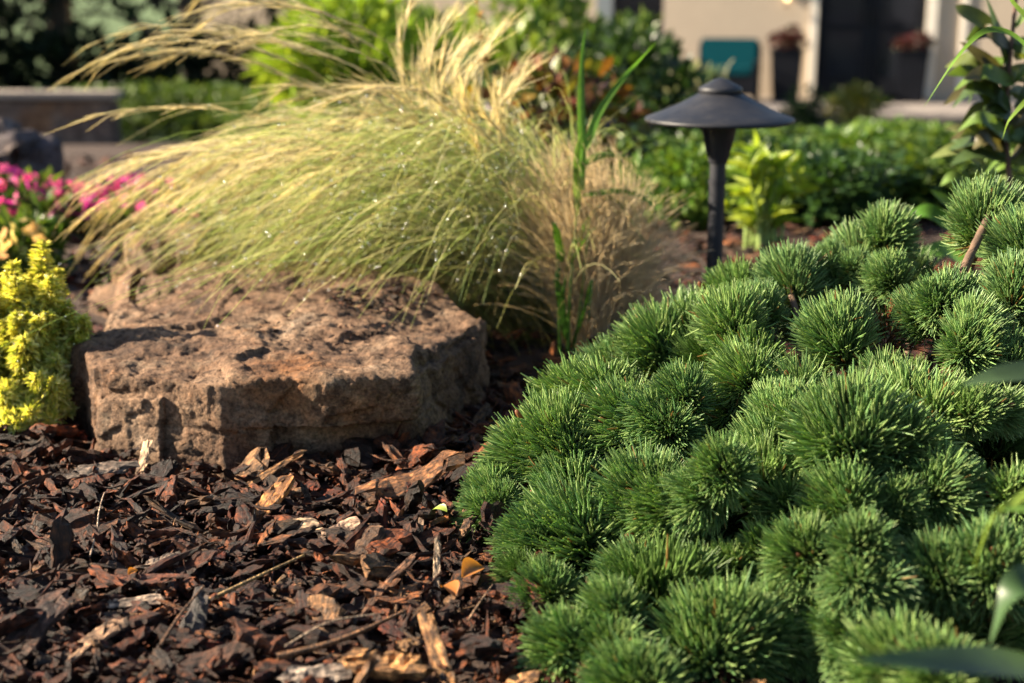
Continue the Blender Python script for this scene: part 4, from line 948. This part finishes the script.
# ------------------------------------------------------------------ golden stonecrop at the left
def build_sedum():
    r = np.random.default_rng(31); B = np.array([-0.57, 1.60, 0])
    e = empty('stonecrop', B, 'bright yellow green stonecrop with feathery upright shoots left of the flat rock', 'plant')
    lt = leaf_tpl(4, 0.1, 0.5, 0.6)
    sh = [(12, 268, .03), (38, 255, .03), (22, 300, 0), (58, 300, .02), (5, 330, -.02), (40, 335, 0), (68, 330, .03), (20, 365, -.04), (52, 370, -.02), (70, 385, 0), (8, 395, -.05), (38, 400, -.04), (62, 412, -.03), (18, 425, -.06), (46, 432, -.05), (-12, 300, .0), (-14, 350, -.02), (-15, 400, -.04), (-30, 280, .03), (68, 360, .04), (30, 282, .05), (52, 275, .06), (6, 300, .05), (28, 445, -.07), (2, 446, -.07), (-20, 440, -.06), (30, 350, -.03), (48, 320, -.02), (74, 350, .01), (60, 395, -.04), (30, 420, -.06), (15, 285, .0), (45, 290, .0), (28, 320, -.02), (72, 405, -.01), (66, 312, .01)]
    sh = sh + [(x + r.normal() * 9, y + r.normal() * 14 + 6, dd - .01) for x, y, dd in sh]
    for i, (x, y, dd) in enumerate(sh):
        tip = at(x, y - 8, 1.56 + dd); tip[2] = max(tip[2], 0.03)
        b = np.array([B[0] + (tip[0] - B[0]) * 0.45, B[1] + (tip[1] - B[1]) * 0.3, 0.0])
        P = poly([b, b * 0.45 + tip * 0.55 + [0, 0, .01], tip], 20); n = 700
        t = r.random(n) ** 0.7; P_ = P[np.clip((t * 19).astype(int), 0, 18)]
        T = norm(np.gradient(P, axis=0))[np.clip((t * 19).astype(int), 0, 18)]
        rad = rand_dirs(n, r); rad = norm(rad - T * (rad * T).sum(1, keepdims=True)); ax = norm(rad + T * 0.75)
        s = r.uniform(0.008, 0.015, n) * np.interp(t, [0, .8, 1], [1, 1, .7]); P_ = P_ + rad * (r.random(n) * np.interp(t, [0, .3, .8, 1], [.014, .013, .009, .002]) * (0.75 + 0.5 * vnoise(np.stack([t * 9, t * 0 + i, rad[:, 0] * 2], -1))))[:, None]; ax = norm(ax + 0.35 * r.normal(size=(n, 3)))
        Mx = frames(ax, T) * np.stack([s * 0.36, s, s], -1)[:, None, :]
        C = np.array([(0.80, 0.77, 0.20), (0.74, 0.74, 0.18), (0.88, 0.85, 0.34), (0.48, 0.56, 0.10)])[r.integers(0, 4, n)]
        C = C * (0.7 + 0.5 * r.random((n, 1))) * np.interp(t, [0.2, 0.9], [0.75, 1.05])[:, None]
        acc = Acc(); acc.add(*inst(lt[0], lt[1], Mx, P_ + r.normal(size=(n, 3)) * .001, C))
        acc.add(*tubes(P[None], np.linspace(.0022, .001, 20)[None], 5), (0.3, 0.25, 0.05)); acc.build('shoot', M['sedum'], e, origin=B)
    nd = 1500; x = r.uniform(0, 76, nd); y = r.uniform(262, 420, nd); pts = np.array([at(a, b, 1.50 + r.uniform(-.03, .1)) for a, b in zip(x, y)]) - B
    # dew only where a shoot is near
    tips = np.concatenate([np.array([v.co[:] for v in c.data.vertices])[::40] for c in e.children]); pts = tips[r.integers(0, len(tips), nd)] + r.normal(size=(nd, 3)) * .001
    pts = pts[pts[:, 2] > 0.05]; V0, F0 = ico(2); s = .0004 + .0012 * r.random(len(pts)) ** 2
    V, F, C = inst(V0, F0, np.eye(3)[None] * s[:, None, None], pts, np.ones((len(pts), 3))); o = link('dew', mesh_from('dew', V, F, C), M['dew'], e); o['kind'] = 'stuff'
build_sedum()

# ------------------------------------------------------------------ bedding flowers
def petal_flower(r, n=5, cup=0.25):
    u, F = leaf_tpl(4, -cup, 0.15, 1.3); acc = Acc()
    for i in range(n):
        a = 6.283 * i / n; R = np.array([[math.cos(a), -math.sin(a), 0], [math.sin(a), math.cos(a), 0], [0, 0, 1]])
        acc.add((u * np.array([0.8, 1, 1])) @ R.T, F)
    return np.concatenate(acc.V), np.concatenate(acc.F[4])
FV, FF = petal_flower(rng)
def flower_plant(name, px, py, spread, h, cols, nfl, fsize, seed, label, group, cat='flowers'):
    r = np.random.default_rng(seed); p = pz(px, py, 0); e = empty(name, (p[0], p[1], 0), label, cat, group)
    V, F, C = foliage_acc((0, 0, h * 0.42), (spread, spread, h * 0.5), 420, 0.032, 0.016, G1, r, 6); V[:, 2] = np.maximum(V[:, 2], 0.003)
    link('foliage', mesh_from('foliage', V, F, C), M['leaf'], e)
    fm = []
    for c in cols:
        me = mesh_from('blossom', FV, FF, np.broadcast_to(np.array(c), FV.shape)); me.materials.append(M['petal']); fm.append(me)
    for i in range(nfl):
        a = r.random() * 6.28; q = spread * math.sqrt(r.random()) * 1.0; o = link('blossom', fm[i % len(fm)], None, e)
        o.location = (math.cos(a) * q, math.sin(a) * q, h * (0.75 + 0.35 * r.random()) * (1 - 0.35 * (q / spread) ** 2)); s = fsize * r.uniform(0.7, 1.2)
        o.scale = (s, s, s); o.rotation_euler = (0.7 + r.normal() * .4, r.normal() * .4, r.random() * 6)
    tips = np.array([o.location[:] for o in e.children if o.name.startswith('blossom')]); V, F, C = stems_mesh((0, 0, -.01), tips, .0016, .0008, (.1, .16, .04)); link('stem', mesh_from('stem', V, F, C), M['stem'], e)
PK = [(0.62, 0.07, 0.22), (0.55, 0.05, 0.28), (0.68, 0.14, 0.28)]
flower_plant('pink_flowers', 12, 232, 0.15, 0.12, PK, 90, 0.013, 1, 'pink flower clump at the left edge below the boulder', 'pink bedding flowers')
flower_plant('pink_flowers', 75, 236, 0.12, 0.10, PK, 80, 0.013, 2, 'pink flower clump between the edge and the grass plumes', 'pink bedding flowers')
flower_plant('pink_flowers', 135, 235, 0.13, 0.11, PK, 80, 0.013, 3, 'pink flower clump showing through the grass plumes', 'pink bedding flowers')
flower_plant('pink_flowers', 185, 240, 0.11, 0.09, PK, 20, 0.012, 4, 'sparse pink flower clump furthest right behind the plumes', 'pink bedding flowers')
flower_plant('yellow_flowers', 14, 282, 0.10, 0.10, [(0.75, 0.60, 0.16), (0.7, 0.55, 0.2)], 30, 0.014, 6, 'pale yellow flowers above the golden stonecrop', None)

# ------------------------------------------------------------------ plants behind the lamp
hm = [bush_mesh(100 + i, (0.20, 0.17, 0.11), 2000, 0.027, 0.017, G1, 9, 0.4) for i in range(4)]
hb = [bush_mesh(110 + i, (0.20, 0.17, 0.11), 2000, 0.028, 0.016, G2, 9, 0.4) for i in range(2)]
hd = [bush_mesh(120 + i, (0.20, 0.17, 0.12), 2000, 0.027, 0.017, [(0.03, 0.07, 0.02), (0.04, 0.09, 0.02)], 9, 0.4) for i in range(2)]
HEDGE = [  # px, distance, scale, mesh, label
    (690, 3.00, 0.85, hb[0], 'light green leafy plant right beside the lamp stem on its left'),
    (640, 3.55, 1.05, hm[0], 'leafy green plant below the left rim of the lamp shade'),
    (600, 3.9, 1.1, hd[0], 'dark leafy plant behind the tip of the wild grass'),
    (830, 3.05, 0.95, hd[1], 'dark leafy plant right of the yellow green celery like plant'),
    (775, 3.25, 0.9, hd[1], 'leafy green plant directly behind the celery like plant'),
    (885, 3.25, 1.0, hm[2], 'leafy green plant with a lit top above the pine'),
    (950, 3.15, 1.05, hm[3], 'leafy green plant behind the broad leaves at right'),
    (1010, 3.3, 1.1, hm[0], 'leafy green plant at the right edge behind the pine'),
    (700, 3.9, 1.15, hm[2], 'leafy green plant behind the lamp stem further back'),
    (760, 4.1, 1.2, hm[3], 'leafy green plant below the right rim of the shade further back'),
    (840, 4.2, 1.25, hb[1], 'bright leafy plant carrying small yellow flowers'),
    (925, 4.2, 1.25, hm[1], 'leafy plant behind the yellow flowered one to its right'),
    (1000, 4.4, 1.3, hm[2], 'leafy plant in the back row at the right edge'),
    (660, 4.9, 1.35, hd[0], 'dark leafy plant in the back row left of the shade'),
    (735, 5.2, 1.5, hm[0], 'leafy plant in the back row behind the shade'),
    (820, 5.3, 1.5, hm[1], 'back row leafy plant below the black door'),
    (900, 5.3, 1.5, hb[0], 'back row bright leafy plant before the concrete wall'),
    (985, 5.5, 1.6, hm[3], 'back row leafy plant farthest right before the wall')]
HTOP = [150, 134, 126, 152, 144, 138, 134, 152, 130, 126, 126, 128, 126, 116, 122, 123, 123, 121]
for i, (px, Y, s, mm, lb) in enumerate(HEDGE):
    g = gpt(px, Y); zt = at(px, HTOP[i], Y)[2]; hz = (zt - float(ground_z(g[0], Y))) / 0.235
    place_bush('leafy_plant', mm, g, i * 2.1, (s, s, hz), lb, 'plant', 'leafy bedding plants behind the lamp')
def build_yellow_dots():
    e = [o for o in bpy.data.objects if o.get('label') == 'bright leafy plant carrying small yellow flowers'][0]
    me = mesh_from('blossom', FV, FF, np.broadcast_to(np.array((0.7, 0.42, 0.03)), FV.shape)); me.materials.append(M['petal'])
    for x, y in ((876, 136), (889, 141), (862, 150), (905, 138)):
        p = at(x, y, 4.0); o = link('blossom', me, None, e); s = e.scale[0]
        q = Matrix.Rotation(-e.rotation_euler.z, 4, 'Z') @ (Vector(p) - e.location); o.location = q / s; o.scale = (0.035 / s,) * 3; o.rotation_euler = (1.1, 0, 0.3)
build_yellow_dots()
def build_celery():
    r = np.random.default_rng(9); b = pz(764, 250, 0); e = empty('leafy_stalk_plant', (b[0], b[1], 0), 'upright yellow green celery like plant just right of the lamp stem', 'plant')
    lt = leaf_tpl(7, 0.3, 0.35, 0.8); d = b[1]
    for i in range(28):
        x = 766 + r.normal() * 19; y = r.uniform(142, 225); tip = at(x, y, d + r.normal() * .03) - np.array([b[0], b[1], 0])
        b0 = np.array([r.normal() * .014, r.normal() * .010, 0])
        P = poly([b0, b0 * .6 + tip * np.array([.45, .45, .55]), tip], 10)
        V, F = tubes(P[None], np.linspace(.0042, .0014, 10)[None], 6); link('stem', mesh_from('stem', V, F, np.broadcast_to(np.array((.26, .36, .10)) * r.uniform(.7, 1.2), V.shape)), M['stem'], e)
        n = 7; a = r.random(n) * 6.28; ax = np.stack([np.cos(a) * .75 + .35 * np.sign(x - 764), np.sin(a) * .6, r.uniform(.25, 1.3, n)], -1); s = r.uniform(.030, .058, n)
        Mx = frames(ax, norm(np.array([0, -.5, 1.]) + .5 * r.normal(size=(n, 3)))) * np.stack([s * .36, s, s], -1)[:, None, :]
        C = np.array([(0.30, 0.40, 0.05), (0.40, 0.48, 0.06), (0.20, 0.32, 0.04)])[r.integers(0, 3, n)]
        V, F, C = inst(lt[0], lt[1], Mx, P[-1] - (P[-1] - P[5]) * r.random((n, 1)) * .7, C); link('leaf', mesh_from('leaf', V, F, C), M['glowleaf'], e)
build_celery()

# middle distance: shrubs above the grass
REDL = [(0.17, 0.075, 0.02), (0.13, 0.12, 0.02), (0.15, 0.045, 0.02), (0.09, 0.11, 0.025), (0.07, 0.035, 0.03), (0.24, 0.16, 0.03), (0.08, 0.11, 0.02)]
rm = bush_mesh(140, (0.20, 0.2, 0.17), 800, 0.045, 0.03, REDL, 10, 0.3)
place_bush('bronze_leaved_shrub', rm, gpt(545, 3.3), 0.3, 1.0, 'bronze and red leaved shrub behind the tan grass', 'shrub')
place_bush('green_shrub', bush_mesh(141, (0.34, 0.3, 0.26), 1600, 0.06, 0.03, [(0.16, 0.24, 0.04), (0.11, 0.19, 0.03), (0.2, 0.27, 0.06)], 10), gpt(520, 5.6), 1.3, (1.15, 1.1, 1.4), 'tall light green shrub behind the bronze leaved one', 'shrub')
place_bush('green_shrub', bush_mesh(142, (0.26, 0.24, 0.22), 1500, 0.045, 0.028, GD + G1[:1], 9), gpt(640, 5.0), 0.8, 1.1, 'dark green shrub below the dark house window', 'shrub')
place_bush('green_shrub', bush_mesh(143, (0.26, 0.24, 0.2), 1500, 0.045, 0.026, GD + G1, 9), gpt(455, 4.6), 0.8, 1.0, 'dark shrub in the gap above the feather grass', 'shrub')
place_bush('green_shrub', bush_mesh(145, (0.34, 0.3, 0.26), 1700, 0.05, 0.028, [(0.10, 0.17, 0.03), (0.07, 0.13, 0.03), (0.14, 0.2, 0.045)], 10), gpt(440, 6.6), 0.5, (1.2, 1.1, 1.65), 'mid green shrub between the conifers and the tall light green shrub', 'shrub')
place_bush('green_shrub', bush_mesh(146, (0.34, 0.3, 0.26), 1700, 0.05, 0.028, [(0.09, 0.15, 0.03), (0.06, 0.12, 0.025), (0.13, 0.19, 0.04)], 10), gpt(585, 6.8), 2.5, (1.0, 1.0, 1.5), 'mid green shrub before the blue grey shutter of the house', 'shrub')
def needle_shrub(px, Y, R, label, cols, seed, zc):
    r = np.random.default_rng(seed); g = gpt(px, Y); z0 = float(ground_z(g[0], Y)); e = empty('conifer', (g[0], Y, z0), label, 'conifer')
    acc = Acc()
    V, F, C = foliage_acc((0, 0, zc), (R, R, R * 0.8), 3600, 0.075, 0.012, cols, r, 14, 0.6, LT_NARROW, 0.6); acc.add(V, F, C); acc.build('foliage', M['leaf'], e)
    P = poly([(0, 0, -.05), (.01, 0, zc * .6), (0, .02, zc * 1.2)], 8); V, F = tubes(P[None], np.linspace(.03, .01, 8)[None], 8); link('trunk', mesh_from('trunk', V, F), M['trunk'], e)
needle_shrub(352, 5.0, 0.27, 'round bright green conifer behind the feather grass', [(0.30, 0.42, 0.05), (0.36, 0.46, 0.07), (0.22, 0.34, 0.04)], 51, 0.35)
needle_shrub(405, 5.4, 0.22, 'smaller bright conifer right of the round one', [(0.14, 0.25, 0.03), (0.2, 0.3, 0.05)], 52, 0.28)
for i, (px, Y, s, lb) in enumerate([(75, 10.8, 1.5, 'low sunlit green shrub behind the garden wall'), (150, 10.6, 1.5, 'low sunlit green shrub right of the garden wall end'), (225, 10.4, 1.5, 'low sunlit green shrub left of the round conifer'), (285, 9.8, 1.3, 'small green shrub just behind the round conifer')]):
    place_bush('low_shrub', bush_mesh(150 + i, (0.36, 0.3, 0.24), 1300, 0.05, 0.02, [(0.10, 0.17, 0.03), (0.14, 0.2, 0.04), (0.06, 0.11, 0.02)], 9, tpl=LT_NARROW), gpt(px, Y), i, (s, s, 0.9), lb, 'shrub', 'low shrubs before the far trees')
def pale_grass(px, Y, h, n, label, seed):
    r = np.random.default_rng(seed); g = gpt(px, Y); z0 = float(ground_z(g[0], Y)); e = empty('pale_grass', (g[0], Y, z0), label, 'ornamental grass')
    P0 = r.normal(size=(n, 3)) * np.array([.05, .05, 0]); dx = r.normal(size=(n, 2)) * .07; hh = r.uniform(.6, 1.0, n) * h
    P3 = P0 + np.stack([dx[:, 0], dx[:, 1], hh], -1); P1 = P0 + np.stack([0 * hh, 0 * hh, hh * .4], -1); P2 = P0 + np.stack([dx[:, 0] * .5, dx[:, 1] * .5, hh * .8], -1)
    P = bez(P0, P1, P2, P3, 8); V, F = tubes(P, .0016 * np.linspace(1, 2.2, 8)[None].repeat(n, 0), 3); o = link('blades', mesh_from('blades', V, F, col_var(r, n, [(.42, .40, .22), (.3, .33, .15), (.2, .26, .1)], 8, 3)), M['blade'], e); o['kind'] = 'stuff'
pale_grass(685, 6.2, 0.42, 160, 'pale upright grass clump behind the lamp shade at its left', 71)

# ------------------------------------------------------------------ plants at the right edge
def big_leaf(parent, origin, pts, w, c, mat='leaf', side=(0, .5, 1), fold=.25, k=18):
    return blade(parent, 'leaf', pts, w, c, np.asarray(origin), mat, side, k, lambda u: np.sin(np.pi * np.clip(u, 0, 1) ** 0.75) ** 0.8 + 0.03, fold)
def stem_part(e, origin, pts, r0, r1, c):
    P = poly(pts, 12) - np.asarray(origin); V, F = tubes(P[None], np.linspace(r0, r1, 12)[None], 7); return link('stem', mesh_from('stem', V, F, np.broadcast_to(np.array(c), V.shape)), M['stem'], e)
def build_right():
    # near plant whose broad leaves reach in from the right
    o = np.array([0.40, 0.74, 0.0]); e = empty('broadleaf_plant', o, 'blurred broad leaved plant reaching in at the lower right corner', 'plant')
    D = (0.05, 0.10, 0.035); A = at
    stem_part(e, o, [o, o + [0.01, 0, .12], o + [.0, .01, .28], o + [.02, .05, .36]], .005, .003, (.1, .16, .04))
    big_leaf(e, o, [A(1075, 676, .72), A(1000, 664, .66), A(930, 662, .63), A(852, 660, .61)], 0.0085, D, side=(0, 1, .45))
    big_leaf(e, o, [A(1075, 640, .74), A(1042, 590, .73), A(1015, 590, .72), A(990, 645, .71)], 0.011, D, side=(.3, .9, .6))
    big_leaf(e, o, [A(1090, 370, .86), A(1040, 372, .85), A(1000, 376, .84), A(962, 385, .83)], 0.0085, (.07, .12, .05), side=(0, 1, .5))
    blade(e, 'leaf', [A(1060, 470, .80), A(1010, 505, .78), A(992, 520, .77), A(972, 572, .76)], .0028, (.25, .36, .06), o, side=(.6, .6, .4))
    blade(e, 'leaf', [A(1075, 500, .78), A(1040, 508, .77), A(1000, 510, .77)], .005, (.14, .26, .05), o, side=(0, .9, .5))
    # stem with dark reddish leaves behind, upper right
    o = np.array([*pz(1010, 330, 0)[:2], 0.0]); o[0] += 0.03; Y = o[1]; e = empty('dark_leaved_plant', o, 'tall plant with dark bronze lance leaves at the upper right', 'plant')
    stem_part(e, o, [o, A(1012, 200, Y), A(1006, 120, Y), A(1012, 40, Y), A(1020, -40, Y)], .005, .0025, (.14, .08, .06))
    Dk = (0.05, 0.085, 0.025); Rd = (.085, .075, .03); Gm = (.11, .18, .035)
    for pts, w, c in [([A(1010, 50, Y), A(985, 25, Y), A(962, 12, Y), A(955, 6, Y)], .013, (.13, .16, .04)), ([A(1008, 80, Y), A(985, 62, Y - .03), A(960, 42, Y - .05)], .011, Rd), ([A(1008, 75, Y), A(1000, 45, Y), A(985, -5, Y)], .013, Dk),
                      ([A(1008, 100, Y), A(985, 82, Y), A(978, 85, Y), A(968, 105, Y)], .010, Dk), ([A(1008, 130, Y), A(990, 105, Y), A(972, 85, Y)], .012, Gm), ([A(1010, 140, Y), A(985, 128, Y), A(950, 140, Y)], .012, Rd),
                      ([A(1012, 110, Y), A(1028, 80, Y), A(1040, 70, Y)], .012, Dk), ([A(1010, 160, Y), A(980, 152, Y), A(950, 165, Y)], .012, Dk), ([A(1012, 30, Y), A(1030, 0, Y), A(1040, -15, Y)], .012, Gm), ([A(1010, 100, Y), A(1000, 78, Y), A(1003, 52, Y)], .010, Gm)]:
        big_leaf(e, o, pts, w * 1.35, c, side=(.3, .7, .6))
    r = np.random.default_rng(15)
    for i in range(34):
        y0 = r.uniform(-10, 165); x0 = 1010 + r.normal() * 3; sg = -1 if r.random() < .6 else 1; l = r.uniform(30, 64); up = r.uniform(-10, 38); c = [Dk, Rd, Gm, (.12, .15, .035)][i % 4]
        big_leaf(e, o, [A(x0, y0, Y), A(x0 + sg * l * .55, y0 - up * .8, Y + r.normal() * .04), A(x0 + sg * l, y0 - up * .7 + r.uniform(0, 20), Y + r.normal() * .06)], r.uniform(.011, .017), c, side=(.3, .7, .6))
    # grass blade arching in from the right
    o = np.array([*pz(1075, 420, 0)[:2], 0.0]); Y = o[1]; e = empty('wild_grass', o, 'bright wild grass with a long blade arching in at the upper right', 'grass')
    stem_part(e, o, [o, A(1072, 250, Y), A(1062, 120, Y)], .003, .002, (.12, .22, .04))
    blade(e, 'leaf', [A(1062, 120, Y), A(1028, 50, Y - .03), A(992, 30, Y - .05), A(962, 52, Y - .07), A(924, 107, Y - .08)], .0052, (.14, .27, .03), o, side=(.2, .8, .6), k=22)
    blade(e, 'leaf', [A(1064, 130, Y), A(1040, 40, Y - .03), A(1012, 2, Y - .05), A(996, -25, Y - .06)], .005, (.18, .30, .04), o, side=(.6, .6, .4))
    blade(e, 'leaf', [A(1066, 160, Y), A(1040, 100, Y - .02), A(1012, 118, Y - .04), A(1002, 140, Y - .04)], .006, (.2, .32, .05), o, side=(.3, .8, .4))
    # mid plant with broad green leaves between hedge and pine
    o = np.array([*pz(968, 320, 0)[:2], 0.0]); Y = o[1]; e = empty('broadleaf_plant', o, 'broad green leaved plant peeking between the pine top and the hedge', 'plant')
    stem_part(e, o, [o, A(965, 270, Y), A(975, 200, Y), A(990, 150, Y)], .004, .002, (.14, .22, .05))
    for pts, w, c in [([A(968, 240, Y), A(945, 222, Y), A(925, 212, Y), A(903, 222, Y)], .016, (.10, .24, .03)), ([A(966, 262, Y), A(945, 250, Y - .03), A(912, 256, Y - .05)], .015, (.12, .27, .04)), ([A(970, 225, Y), A(950, 205, Y), A(930, 190, Y)], .012, (.08, .16, .03)),
                      ([A(985, 165, Y), A(960, 150, Y), A(930, 158, Y)], .014, (.20, .24, .08)), ([A(988, 150, Y), A(965, 132, Y), A(945, 128, Y)], .012, (.24, .26, .1)), ([A(990, 150, Y), A(1005, 125, Y), A(1030, 100, Y)], .010, (.18, .3, .05)), ([A(985, 175, Y), A(1005, 160, Y), A(1030, 165, Y)], .013, (.14, .24, .04)),
                      ([A(975, 195, Y), A(955, 178, Y), A(940, 186, Y)], .012, (.12, .2, .04))]:
        big_leaf(e, o, pts, w, c, side=(.3, .7, .6))
build_right()
